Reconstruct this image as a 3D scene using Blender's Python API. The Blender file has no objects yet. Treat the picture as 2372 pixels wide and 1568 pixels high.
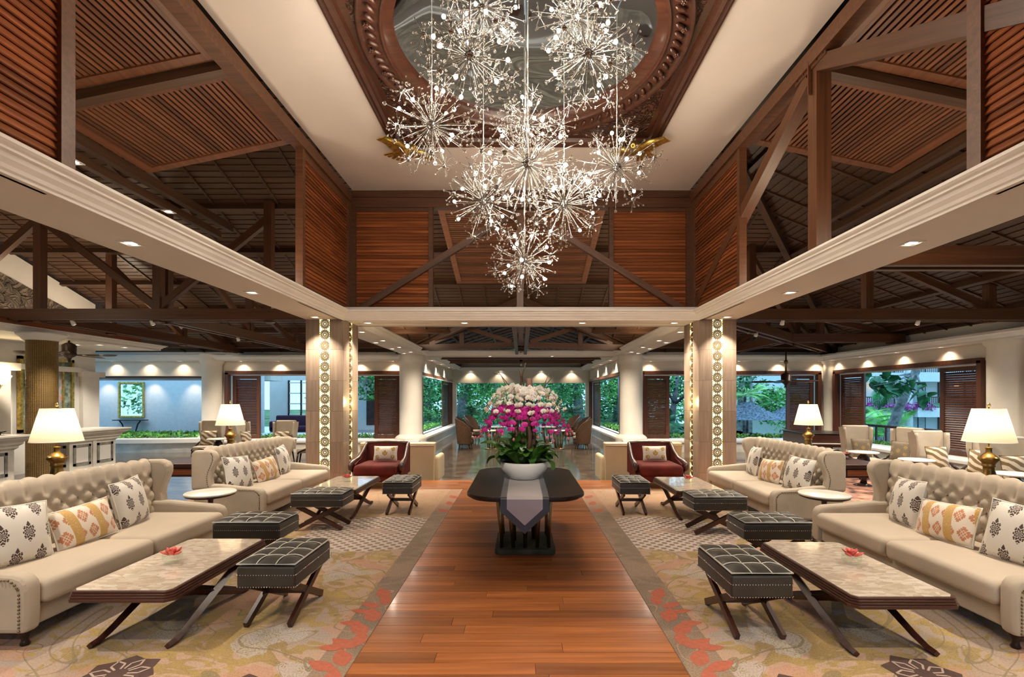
import bpy, math, random
from math import sin, cos, pi, sqrt, atan2, radians
from mathutils import Vector, Matrix, Euler

# ---------------------------------------------------------------- camera, world, exposure
scene = bpy.context.scene
col = scene.collection
cam_d = bpy.data.cameras.new('camera')
cam = bpy.data.objects.new('camera', cam_d)
col.objects.link(cam)
cam.location = (0.0, 0.0, 1.7)
cam.rotation_euler = (pi / 2, 0, 0)
cam_d.sensor_width = 36.0
cam_d.lens = 1130.0 / 2372.0 * 36.0
cam_d.shift_x = -21.0 / 2372.0
cam_d.shift_y = 136.0 / 2372.0
cam_d.clip_start = 0.05
cam_d.clip_end = 300
scene.camera = cam

world = bpy.data.worlds.new('world')
scene.world = world
world.use_nodes = True
_bg = world.node_tree.nodes['Background']
_bg.inputs['Color'].default_value = (0.33, 0.67, 1.0, 1)
_bg.inputs['Strength'].default_value = 1.35

scene.view_settings.view_transform = 'Standard'
scene.view_settings.look = 'None'
scene.view_settings.exposure = 0.72
scene.view_settings.gamma = 1.0
scene.view_settings.use_curve_mapping = False
scene.cycles.max_bounces = 6
scene.cycles.diffuse_bounces = 3
scene.cycles.glossy_bounces = 3
scene.cycles.transmission_bounces = 4
scene.cycles.transparent_max_bounces = 6
scene.cycles.sample_clamp_indirect = 6.0
scene.cycles.caustics_reflective = False
scene.cycles.caustics_refractive = False
scene.cycles.blur_glossy = 0.5
scene.cycles.use_adaptive_sampling = True
scene.cycles.adaptive_threshold = 0.04

LAMP = 2.4      # one dial for all the lamps of the room

def _light(kind, loc, energy, color, name):
    d = bpy.data.lights.new(name, kind)
    d.energy = energy * LAMP
    d.color = color
    o = bpy.data.objects.new(name, d)
    o.location = loc
    col.objects.link(o)
    return o

WARM = (1.0, 0.80, 0.56)
SOFTW = (1.0, 0.88, 0.72)

def spot(loc, target, energy, angle=70, blend=0.6, color=SOFTW, r=0.03, name='down_spot'):
    o = _light('SPOT', loc, energy, color, name)
    o.data.spot_size = radians(angle)
    o.data.spot_blend = blend
    o.data.shadow_soft_size = r
    d = Vector(target) - Vector(loc)
    o.rotation_euler = d.to_track_quat('-Z', 'Y').to_euler()
    return o

def point(loc, energy, color=WARM, r=0.05, name='bulb_lamp'):
    o = _light('POINT', loc, energy, color, name)
    o.data.shadow_soft_size = r
    return o

# ---------------------------------------------------------------- mesh builder
R = random.Random(7)

class B:
    """collects shapes, then links them as ONE mesh object"""
    def __init__(s):
        s.v = []; s.f = []; s.sm = []; s.mi = []; s.m = 0; s.T = None
    def add(s, vs, fs, smooth=False):
        o = len(s.v)
        if s.T is not None:
            vs = [s.T @ Vector(p) for p in vs]
        s.v.extend([tuple(p) for p in vs])
        for f in fs:
            s.f.append(tuple(i + o for i in f)); s.sm.append(smooth); s.mi.append(s.m)
        return s
    def box(s, c, d, rot=None):
        x, y, z = d[0] / 2, d[1] / 2, d[2] / 2
        vs = [Vector(p) for p in ((-x,-y,-z),(x,-y,-z),(x,y,-z),(-x,y,-z),(-x,-y,z),(x,-y,z),(x,y,z),(-x,y,z))]
        if rot is not None:
            M = rot.to_matrix() if isinstance(rot, Euler) else (Matrix.Rotation(rot, 3, 'Z') if isinstance(rot, (int, float)) else rot)
            vs = [M @ p for p in vs]
        c = Vector(c)
        return s.add([p + c for p in vs], [(0,3,2,1),(4,5,6,7),(0,1,5,4),(1,2,6,5),(2,3,7,6),(3,0,4,7)])
    def bx(s, x0, x1, y0, y1, z0, z1):
        return s.box(((x0+x1)/2, (y0+y1)/2, (z0+z1)/2), (abs(x1-x0), abs(y1-y0), abs(z1-z0)))
    def beam(s, p0, p1, w, h, up=(0,0,1)):
        p0, p1 = Vector(p0), Vector(p1)
        d = (p1 - p0); L = d.length; d.normalize()
        u = Vector(up)
        sx = d.cross(u)
        if sx.length < 1e-4: sx = d.cross(Vector((0,1,0)))
        sx.normalize(); u = sx.cross(d)
        vs = []
        for p in (p0, p1):
            for a, b in ((-1,-1),(1,-1),(1,1),(-1,1)):
                vs.append(p + sx * (a * w / 2) + u * (b * h / 2))
        return s.add(vs, [(0,3,2,1),(4,5,6,7),(0,1,5,4),(1,2,6,5),(2,3,7,6),(3,0,4,7)])
    def rbox(s, c, d, r, seg=2, rot=None, puff=0.0):
        r = min(r, min(d) / 2 - 1e-4)
        inner = [q / 2 - r for q in d]
        ts = []
        for i in range(seg + 1): ts.append((-1, -math.tan(pi/4 * (1 - i / seg))))
        for i in range(seg + 1): ts.append((1, math.tan(pi/4 * i / seg)))
        key = {}; vs = []; fs = []
        M = None
        if rot is not None:
            M = rot.to_matrix() if isinstance(rot, Euler) else Matrix.Rotation(rot, 3, 'Z')
        c = Vector(c)
        for ax in range(3):
            for sg in (-1, 1):
                idx = []
                for (su, du) in ts:
                    row = []
                    for (sv, dv) in ts:
                        n = [0, 0, 0]; q = [0, 0, 0]
                        a1, a2 = (ax + 1) % 3, (ax + 2) % 3
                        n[ax] = sg; n[a1] = du; n[a2] = dv
                        q[ax] = sg; q[a1] = su; q[a2] = sv
                        n = Vector(n).normalized()
                        p = Vector([q[k] * inner[k] + r * n[k] for k in range(3)])
                        k = (round(p.x, 5), round(p.y, 5), round(p.z, 5))
                        if k not in key:
                            key[k] = len(vs)
                            vs.append(p)
                        row.append(key[k])
                    idx.append(row)
                m = len(ts)
                for i in range(m - 1):
                    for j in range(m - 1):
                        f = (idx[i][j], idx[i+1][j], idx[i+1][j+1], idx[i][j+1])
                        if len(set(f)) < 3: continue
                        fs.append(f if sg > 0 else f[::-1])
        if puff:
            for p in vs:
                w = (1 - (2 * p.x / d[0]) ** 2) * (1 - (2 * p.y / d[1]) ** 2)
                if p.z > 0: p.z += puff * w
        if M is not None: vs = [M @ p for p in vs]
        return s.add([p + c for p in vs], fs, True)
    def cyl(s, p0, p1, r0, r1=None, n=12, cap=True, smooth=True):
        return s.tube([p0, p1], [r0, r0 if r1 is None else r1], n, cap, smooth)
    def tube(s, pts, r, n=8, cap=True, smooth=True, closed=False):
        pts = [Vector(p) for p in pts]
        m = len(pts)
        rs = r if isinstance(r, (list, tuple)) else [r] * m
        vs = []; fs = []
        prev = None
        for i, p in enumerate(pts):
            if closed: t = pts[(i+1) % m] - pts[i-1]
            else: t = pts[min(i+1, m-1)] - pts[max(i-1, 0)]
            t.normalize()
            if prev is None:
                a = Vector((0,0,1)) if abs(t.z) < 0.9 else Vector((1,0,0))
                u = t.cross(a).normalized()
            else:
                u = (prev - t * prev.dot(t))
                if u.length < 1e-5: u = t.orthogonal()
                u.normalize()
            prev = u
            w = t.cross(u)
            for k in range(n):
                a = 2 * pi * k / n
                vs.append(p + (u * cos(a) + w * sin(a)) * rs[i])
        for i in range(m if closed else m - 1):
            j = (i + 1) % m
            for k in range(n):
                l = (k + 1) % n
                fs.append((i*n+k, i*n+l, j*n+l, j*n+k))
        s.add(vs, fs, smooth)
        if cap and not closed:
            o = len(s.v) - len(vs)
            for f in (tuple(range(n))[::-1], tuple((m-1)*n+k for k in range(n))):
                s.f.append(tuple(q + o for q in f)); s.sm.append(False); s.mi.append(s.m)
        return s
    def lathe(s, prof, n=24, c=(0,0,0), smooth=True):
        vs = []; fs = []
        m = len(prof)
        for (r, z) in prof:
            for k in range(n):
                a = 2 * pi * k / n
                vs.append((c[0] + r * cos(a), c[1] + r * sin(a), c[2] + z))
        for i in range(m - 1):
            for k in range(n):
                l = (k + 1) % n
                fs.append((i*n+k, i*n+l, (i+1)*n+l, (i+1)*n+k))
        s.add(vs, fs, smooth)
        return s
    def ball(s, c, r, n=8, m=5, sc=(1,1,1)):
        vs = [(c[0], c[1], c[2] - r * sc[2])]; fs = []
        for i in range(1, m):
            a = -pi/2 + pi * i / m
            for k in range(n):
                b = 2 * pi * k / n
                vs.append((c[0] + r*sc[0]*cos(a)*cos(b), c[1] + r*sc[1]*cos(a)*sin(b), c[2] + r*sc[2]*sin(a)))
        vs.append((c[0], c[1], c[2] + r * sc[2]))
        for k in range(n):
            fs.append((0, 1 + (k+1) % n, 1 + k))
            fs.append((len(vs)-1, 1 + (m-2)*n + k, 1 + (m-2)*n + (k+1) % n))
        for i in range(m - 2):
            for k in range(n):
                l = (k+1) % n
                fs.append((1+i*n+k, 1+i*n+l, 1+(i+1)*n+l, 1+(i+1)*n+k))
        return s.add(vs, fs, True)
    def prism(s, poly, a0, a1, axis='z', smooth=False):
        """2D polygon extruded along an axis; poly in the two other axes in order (x,y),(y,z),(x,z)"""
        n = len(poly); vs = []
        for a in (a0, a1):
            for p in poly:
                vs.append((p[0], p[1], a) if axis == 'z' else (a, p[0], p[1]) if axis == 'x' else (p[0], a, p[1]))
        fs = [tuple(range(n))[::-1], tuple(range(n, 2*n))]
        for k in range(n):
            l = (k+1) % n
            fs.append((k, l, n+l, n+k))
        if axis == 'y': fs = [f[::-1] for f in fs]
        o = len(s.v)
        s.add(vs, fs, False)
        if smooth:
            for q in range(len(s.sm) - n, len(s.sm)): s.sm[q] = True
        return s
    def surf(s, fn, nu, nv, cu=False, smooth=True):
        vs = []; fs = []
        for i in range(nu if cu else nu + 1):
            for j in range(nv + 1):
                vs.append(fn(i / nu, j / nv))
        w = nv + 1
        for i in range(nu):
            k = (i + 1) % nu if cu else i + 1
            for j in range(nv):
                fs.append((i*w+j, k*w+j, k*w+j+1, i*w+j+1))
        return s.add(vs, fs, smooth)
    def ring_profile(s, rect, prof, outward=False):
        """profile (offset, z) swept round the inside of a rectangle (x0,x1,y0,y1), mitred"""
        x0, x1, y0, y1 = rect; vs = []; fs = []
        sg = -1 if outward else 1
        for (d, z) in prof:
            d *= sg
            vs += [(x0+d, y0+d, z), (x1-d, y0+d, z), (x1-d, y1-d, z), (x0+d, y1-d, z)]
        for i in range(len(prof) - 1):
            for k in range(4):
                l = (k+1) % 4
                fs.append((i*4+k, i*4+l, (i+1)*4+l, (i+1)*4+k))
        return s.add(vs, fs, False)
    def mesh(s, name, mats):
        me = bpy.data.meshes.new(name)
        me.from_pydata(s.v, [], s.f)
        me.polygons.foreach_set('use_smooth', s.sm)
        for m in (mats if isinstance(mats, (list, tuple)) else [mats]):
            me.materials.append(m)
        if any(s.mi): me.polygons.foreach_set('material_index', s.mi)
        me.update()
        return me
    def obj(s, name, mats, parent=None, loc=None, rot=None, kind=None, bevel=0):
        o = link(name, s.mesh(name, mats), parent, loc, rot)
        if kind: o['kind'] = kind
        if bevel:
            md = o.modifiers.new('edge', 'BEVEL'); md.width = bevel; md.segments = 3; md.limit_method = 'ANGLE'; md.angle_limit = radians(40)
        return o

def link(name, me, parent=None, loc=None, rot=None, scale=None):
    o = bpy.data.objects.new(name, me)
    col.objects.link(o)
    if parent is not None: o.parent = parent
    if loc is not None: o.location = loc
    if rot is not None: o.rotation_euler = rot if not isinstance(rot, (int, float)) else (0, 0, rot)
    if scale is not None: o.scale = scale
    return o

def tag(o, label, cat, group=None, kind=None):
    o['label'] = label; o['category'] = cat
    if group: o['group'] = group
    if kind: o['kind'] = kind
    return o

def thing(name, label, cat, loc=(0,0,0), rotz=0.0, group=None, kind=None):
    o = bpy.data.objects.new(name, None)
    col.objects.link(o)
    o.empty_display_size = 0.1
    o.location = loc; o.rotation_euler = (0, 0, rotz)
    return tag(o, label, cat, group, kind)

def struct(o, kind='structure'):
    o['kind'] = kind
    return o

def sroot(name):
    o = bpy.data.objects.new(name, None)
    col.objects.link(o); o['kind'] = 'structure'
    return o

def dup(root, loc, rotz, label, group=None):
    r = root.copy(); col.objects.link(r)
    r.location = loc; r.rotation_euler = (0, 0, rotz); r['label'] = label
    if group: r['group'] = group
    for ch in list(root.children):
        c = ch.copy(); col.objects.link(c); c.parent = r
        for g in list(ch.children):
            d = g.copy(); col.objects.link(d); d.parent = c
    return r

# ---------------------------------------------------------------- node expression helper
class E:
    """a socket with arithmetic"""
    def __init__(s, nt, k): s.nt = nt; s.k = k
    def _m(s, op, b=None, c=None, rev=False):
        n = s.nt.nodes.new('ShaderNodeMath'); n.operation = op
        args = [s, b, c] if not rev else [b, s, c]
        for i, a in enumerate(args):
            if a is None: continue
            if isinstance(a, E): s.nt.links.new(a.k, n.inputs[i])
            else: n.inputs[i].default_value = a
        return E(s.nt, n.outputs[0])
    def __add__(s, o): return s._m('ADD', o)
    __radd__ = __add__
    def __sub__(s, o): return s._m('SUBTRACT', o)
    def __rsub__(s, o): return s._m('SUBTRACT', o, rev=True)
    def __mul__(s, o): return s._m('MULTIPLY', o)
    __rmul__ = __mul__
    def __truediv__(s, o): return s._m('DIVIDE', o)
    def lt(s, o): return s._m('LESS_THAN', o)
    def gt(s, o): return s._m('GREATER_THAN', o)
    def sin(s): return s._m('SINE')
    def cos(s): return s._m('COSINE')
    def abs(s): return s._m('ABSOLUTE')
    def frac(s): return s._m('FRACT')
    def floor(s): return s._m('FLOOR')
    def sqrt(s): return s._m('SQRT')
    def mod(s, o): return s._m('FLOORED_MODULO', o)
    def min(s, o): return s._m('MINIMUM', o)
    def max(s, o): return s._m('MAXIMUM', o)
    def atan2(s, o): return s._m('ARCTAN2', o)
    def pow(s, o): return s._m('POWER', o)
    def step(s, a, b):
        n = s.nt.nodes.new('ShaderNodeMapRange'); n.interpolation_type = 'SMOOTHSTEP'
        s.nt.links.new(s.k, n.inputs[0]); n.inputs[1].default_value = a; n.inputs[2].default_value = b
        return E(s.nt, n.outputs[0])

class Mat:
    def __init__(s, name):
        s.mat = bpy.data.materials.new(name); s.mat.use_nodes = True
        s.nt = s.mat.node_tree; s.p = s.nt.nodes['Principled BSDF']
        s.tc = s.nt.nodes.new('ShaderNodeTexCoord')
    def E(s, k): return E(s.nt, k)
    def xyz(s, which='Object', vec=None):
        n = s.nt.nodes.new('ShaderNodeSeparateXYZ')
        s.nt.links.new(vec if vec is not None else s.tc.outputs[which], n.inputs[0])
        return [E(s.nt, n.outputs[i]) for i in range(3)]
    def vec(s, x, y, z):
        n = s.nt.nodes.new('ShaderNodeCombineXYZ')
        for i, a in enumerate((x, y, z)):
            if isinstance(a, E): s.nt.links.new(a.k, n.inputs[i])
            else: n.inputs[i].default_value = a
        return n.outputs[0]
    def mapped(s, scale=(1,1,1), which='Object', rnd=False, rot=(0,0,0)):
        n = s.nt.nodes.new('ShaderNodeMapping')
        n.inputs['Scale'].default_value = scale
        n.inputs['Rotation'].default_value = rot
        s.nt.links.new(s.tc.outputs[which], n.inputs[0])
        if rnd:
            oi = s.nt.nodes.new('ShaderNodeObjectInfo')
            m = s.nt.nodes.new('ShaderNodeMath'); m.operation = 'MULTIPLY'; m.inputs[1].default_value = 37.0
            s.nt.links.new(oi.outputs['Random'], m.inputs[0])
            s.nt.links.new(s.vec(E(s.nt, m.outputs[0]), E(s.nt, m.outputs[0]), E(s.nt, m.outputs[0])), n.inputs['Location'])
        return n.outputs[0]
    def rnd(s):
        return E(s.nt, s.nt.nodes.new('ShaderNodeObjectInfo').outputs['Random'])
    def noise(s, scale=5, detail=3, rough=0.5, vec=None, dist=0.0, out='Fac'):
        n = s.nt.nodes.new('ShaderNodeTexNoise')
        n.inputs['Scale'].default_value = scale; n.inputs['Detail'].default_value = detail
        n.inputs['Roughness'].default_value = rough; n.inputs['Distortion'].default_value = dist
        s.nt.links.new(vec if vec is not None else s.tc.outputs['Object'], n.inputs['Vector'])
        return E(s.nt, n.outputs[out])
    def vor(s, scale=5, vec=None, feature='F1', out='Distance', rand=1.0):
        n = s.nt.nodes.new('ShaderNodeTexVoronoi'); n.feature = feature
        n.inputs['Scale'].default_value = scale; n.inputs['Randomness'].default_value = rand
        s.nt.links.new(vec if vec is not None else s.tc.outputs['Object'], n.inputs['Vector'])
        return E(s.nt, n.outputs[out])
    def mix(s, f, a, b, mode='MIX'):
        n = s.nt.nodes.new('ShaderNodeMix'); n.data_type = 'RGBA'; n.blend_type = mode
        for i, x in ((0, f), (6, a), (7, b)):
            if isinstance(x, E): s.nt.links.new(x.k, n.inputs[i])
            elif isinstance(x, (int, float)): n.inputs[i].default_value = x
            else: n.inputs[i].default_value = (*x, 1) if len(x) == 3 else x
        return E(s.nt, n.outputs[2])
    def ramp(s, f, stops):
        n = s.nt.nodes.new('ShaderNodeValToRGB')
        el = n.color_ramp.elements
        while len(el) < len(stops): el.new(0.5)
        for e, (p, c) in zip(el, stops):
            e.position = p; e.color = (*c, 1)
        s.nt.links.new(f.k, n.inputs[0])
        return E(s.nt, n.outputs[0])
    def set(s, **kw):
        nm = {'color': 'Base Color', 'rough': 'Roughness', 'metal': 'Metallic', 'coat': 'Coat Weight', 'coatr': 'Coat Roughness', 'sheen': 'Sheen Weight',
              'trans': 'Transmission Weight', 'ior': 'IOR', 'emit': 'Emission Color', 'es': 'Emission Strength', 'spec': 'Specular IOR Level', 'sss': 'Subsurface Weight', 'alpha': 'Alpha'}
        for k, v in kw.items():
            i = s.p.inputs[nm[k]]
            if isinstance(v, E): s.nt.links.new(v.k, i)
            elif isinstance(v, (tuple, list)): i.default_value = (*v, 1)
            else: i.default_value = v
        return s
    def bump(s, h, strength=0.3, dist=0.01):
        n = s.nt.nodes.new('ShaderNodeBump'); n.inputs['Strength'].default_value = strength; n.inputs['Distance'].default_value = dist
        s.nt.links.new(h.k, n.inputs['Height']); s.nt.links.new(n.outputs[0], s.p.inputs['Normal'])
        return s

def plain(name, c, rough=0.5, metal=0.0, var=0.06, scale=6.0, bump=0.0, **kw):
    m = Mat(name)
    n = m.noise(scale, 4)
    d = tuple(max(0, x * (1 - 2.2 * var)) for x in c); l = tuple(min(1, x * (1 + 2.2 * var)) for x in c)
    m.set(color=m.ramp(n, [(0.3, d), (0.7, l)]), rough=rough, metal=metal, **kw)
    if bump: m.bump(m.noise(scale * 12, 3), bump)
    return m.mat

def wood(name, c1, c2, axis=0, rough=0.35, grain=1.0, coat=0.0, tone=0.25, spec=0.5):
    """streaky grain along one axis, a tone of its own for every object"""
    m = Mat(name)
    sc = [22 * grain] * 3; sc[axis] = 0.9 * grain
    v = m.mapped(tuple(sc), rnd=True)
    n = m.noise(1.0, 5, 0.6, v, 0.4)
    base = m.ramp(n, [(0.28, c1), (0.72, c2)])
    t = m.rnd() * (2 * tone) + (1 - tone)
    n2 = m.nt.nodes.new('ShaderNodeCombineColor')
    for i in range(3): m.nt.links.new(t.k, n2.inputs[i])
    m.set(color=m.mix(1.0, base, E(m.nt, n2.outputs[0]), 'MULTIPLY'), rough=rough, coat=coat, coatr=0.12, spec=spec)
    m.bump(n, 0.12, 0.004)
    return m.mat

def emis(name, c, strength):
    m = Mat(name)
    m.set(color=(0.9, 0.9, 0.9), emit=c, es=strength)
    return m.mat

# ---------------------------------------------------------------- shared materials
MT = {}
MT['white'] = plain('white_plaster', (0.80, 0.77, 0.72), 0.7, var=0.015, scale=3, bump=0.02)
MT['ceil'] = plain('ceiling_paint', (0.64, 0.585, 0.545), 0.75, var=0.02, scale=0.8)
MT['cream'] = plain('cream_wall', (0.78, 0.72, 0.62), 0.75, var=0.02, scale=2, bump=0.03)
MT['stone'] = plain('pale_stone', (0.70, 0.66, 0.58), 0.5, var=0.06, scale=4, bump=0.03)
MT['louver'] = wood('louver_teak', (0.13, 0.034, 0.012), (0.36, 0.115, 0.038), 0, 0.33, tone=0.35)
MT['louver_y'] = wood('louver_teak_side', (0.13, 0.034, 0.012), (0.36, 0.115, 0.038), 1, 0.33, tone=0.35)
MT['beam'] = wood('beam_wood', (0.058, 0.022, 0.009), (0.125, 0.048, 0.020), 0, 0.45, tone=0.2)
MT['dark'] = wood('dark_roof_wood', (0.042, 0.019, 0.009), (0.095, 0.044, 0.021), 0, 0.5, tone=0.25)
MT['slat'] = wood('slat_wood', (0.095, 0.034, 0.014), (0.20, 0.074, 0.032), 1, 0.42, tone=0.3)
MT['frame'] = wood('window_frame_wood', (0.072, 0.024, 0.012), (0.155, 0.055, 0.028), 2, 0.35, tone=0.2)
MT['mahog'] = wood('mahogany', (0.030, 0.009, 0.006), (0.070, 0.021, 0.012), 0, 0.32, coat=0.08, tone=0.15)
MT['ebony'] = wood('dark_lacquer', (0.014, 0.008, 0.006), (0.036, 0.019, 0.013), 0, 0.24, coat=0.0, spec=0.35, tone=0.1)
MT['floorw'] = wood('floor_merbau', (0.21, 0.058, 0.013), (0.45, 0.155, 0.043), 0, 0.30, coat=0.12, tone=0.30)
MT['carve'] = wood('carved_wood', (0.030, 0.010, 0.006), (0.080, 0.027, 0.014), 0, 0.30, coat=0.2, tone=0.1)
MT['brass'] = plain('aged_brass', (0.55, 0.38, 0.14), 0.28, 1.0, var=0.15, scale=9)
MT['bronze'] = plain('bronze_metal', (0.25, 0.18, 0.09), 0.38, 1.0, var=0.12, scale=8)
MT['gold'] = plain('gilding', (0.55, 0.38, 0.10), 0.35, 0.9, var=0.2, scale=14)
MT['chrome'] = plain('polished_steel', (0.82, 0.80, 0.77), 0.14, 1.0, var=0.02)
MT['iron'] = plain('dark_iron', (0.045, 0.038, 0.034), 0.4, 0.6, var=0.1)
MT['velvet'] = plain('cream_velvet', (0.46, 0.385, 0.295), 0.8, var=0.05, scale=3.5, sheen=0.15)
MT['linen'] = plain('seat_linen', (0.49, 0.405, 0.31), 0.8, var=0.025, scale=3, sheen=0.08, bump=0.05)
MT['gleather'] = plain('charcoal_leather', (0.038, 0.032, 0.024), 0.45, var=0.12, scale=4, spec=0.45, sheen=0.1)
MT['piping'] = plain('white_piping', (0.80, 0.77, 0.68), 0.6, var=0.02)
MT['red'] = plain('burgundy_velvet', (0.095, 0.013, 0.009), 0.85, var=0.14, scale=3.5, spec=0.2)
MT['ivory'] = plain('ivory_leather', (0.66, 0.52, 0.33), 0.5, var=0.03, scale=2)
MT['wicker'] = plain('rattan', (0.095, 0.046, 0.020), 0.5, var=0.2, scale=30, bump=0.3)
MT['leaf'] = plain('glossy_leaf', (0.055, 0.165, 0.022), 0.32, var=0.3, scale=3)
MT['twig'] = plain('twig_brown', (0.10, 0.045, 0.025), 0.6, var=0.3, scale=8)
MT['tabletop'] = plain('white_tabletop', (0.82, 0.78, 0.70), 0.25, var=0.02, scale=4)
MT['bulb'] = emis('lit_bulb', (1.0, 0.86, 0.66), 16.0)
MT['led'] = emis('downlight_glow', (1.0, 0.90, 0.74), 5.0)
MT['pot'] = plain('white_glaze', (0.83, 0.81, 0.77), 0.3, var=0.015)
MT['black'] = plain('black_shadow_gap', (0.012, 0.010, 0.009), 0.8, var=0.1)

def _glass(name, tint=(1,1,1), rough=0.0, ior=1.45):
    m = Mat(name); m.set(color=tint, trans=1.0, rough=rough, ior=ior); return m.mat
MT['crystal'] = _glass('crystal_glass', (1, 0.99, 0.97), 0.02, 1.5)
m = Mat('thin_clear_glass')
_t = m.nt.nodes.new('ShaderNodeBsdfTransparent'); _t.inputs[0].default_value = (.93, .97, .94, 1)
_g = m.nt.nodes.new('ShaderNodeBsdfGlossy'); _g.inputs['Roughness'].default_value = .03
_f = m.nt.nodes.new('ShaderNodeValue'); _f.outputs[0].default_value = .10
_x = m.nt.nodes.new('ShaderNodeMixShader')
m.nt.links.new(_f.outputs[0], _x.inputs[0]); m.nt.links.new(_t.outputs[0], _x.inputs[1]); m.nt.links.new(_g.outputs[0], _x.inputs[2])
m.nt.links.new(_x.outputs[0], m.nt.nodes['Material Output'].inputs['Surface'])
MT['glass'] = m.mat
# ================================================================ STRUCTURE
ZS = 3.28          # underside of the white soffit ring
ZL = -0.30         # lower marble floor
XI, XO = 3.61, 4.37  # soffit / column inner and outer faces
YA, YB = 9.90, 10.80
YW = 18.4          # back wall
XR = 11.56         # right wall
XG = -13.0         # reception / gable wall

# ---- floors
m = Mat('brown_marble')
v = m.mapped((1.0, 2.6, 1.0))
n1 = m.noise(1.6, 6, 0.62, v, 1.2)
n2 = m.noise(7.0, 4, 0.6, v, 0.8)
c = m.ramp(n1 * 0.7 + n2 * 0.3, [(0.30, (0.040, 0.031, 0.025)), (0.50, (0.105, 0.080, 0.060)), (0.62, (0.19, 0.15, 0.115)), (0.75, (0.07, 0.056, 0.046))])
m.set(color=c, rough=0.09, spec=0.6)
MT['marble'] = m.mat
b = B().bx(-30, 13, -6, 33, ZL - 0.2, ZL)
struct(b.obj('floor_marble', MT['marble']))

plat = sroot('floor_platform')
B().bx(-5.5, 5.5, -3, 10.0, ZL + 0.002, -0.03).obj('platform_body', MT['dark'], plat)
# merbau planks, each its own piece: the aisle and the border round the carpets
rp = random.Random(11)
def planks(x0, x1, y0, y1, w):
    y = y0; i = 0
    while y < y1 - 0.01:
        x = x0 - rp.uniform(0, 0.0)
        cuts = [x0]
        q = x0 + rp.uniform(0.25, 1.5)
        while q < x1 - 0.25:
            cuts.append(q); q += rp.uniform(1.2, 1.9)
        cuts.append(x1)
        ww = min(w, y1 - y)
        for a, e in zip(cuts[:-1], cuts[1:]):
            L = e - a
            o = B().box((0, 0, 0), (L - 0.003, ww - 0.003, 0.03)).obj('plank', MT['floorw'], plat)
            o.location = ((a + e) / 2, y + ww / 2, -0.0145 + rp.uniform(-0.0004, 0.0004))
        y += w; i += 1
planks(-1.075, 1.03, 1.2, 8.98, 0.128)
planks(-5.5, 5.5, 8.98, 10.0, 0.128)
planks(-1.075, 1.03, -3, 1.2, 0.6)

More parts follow.
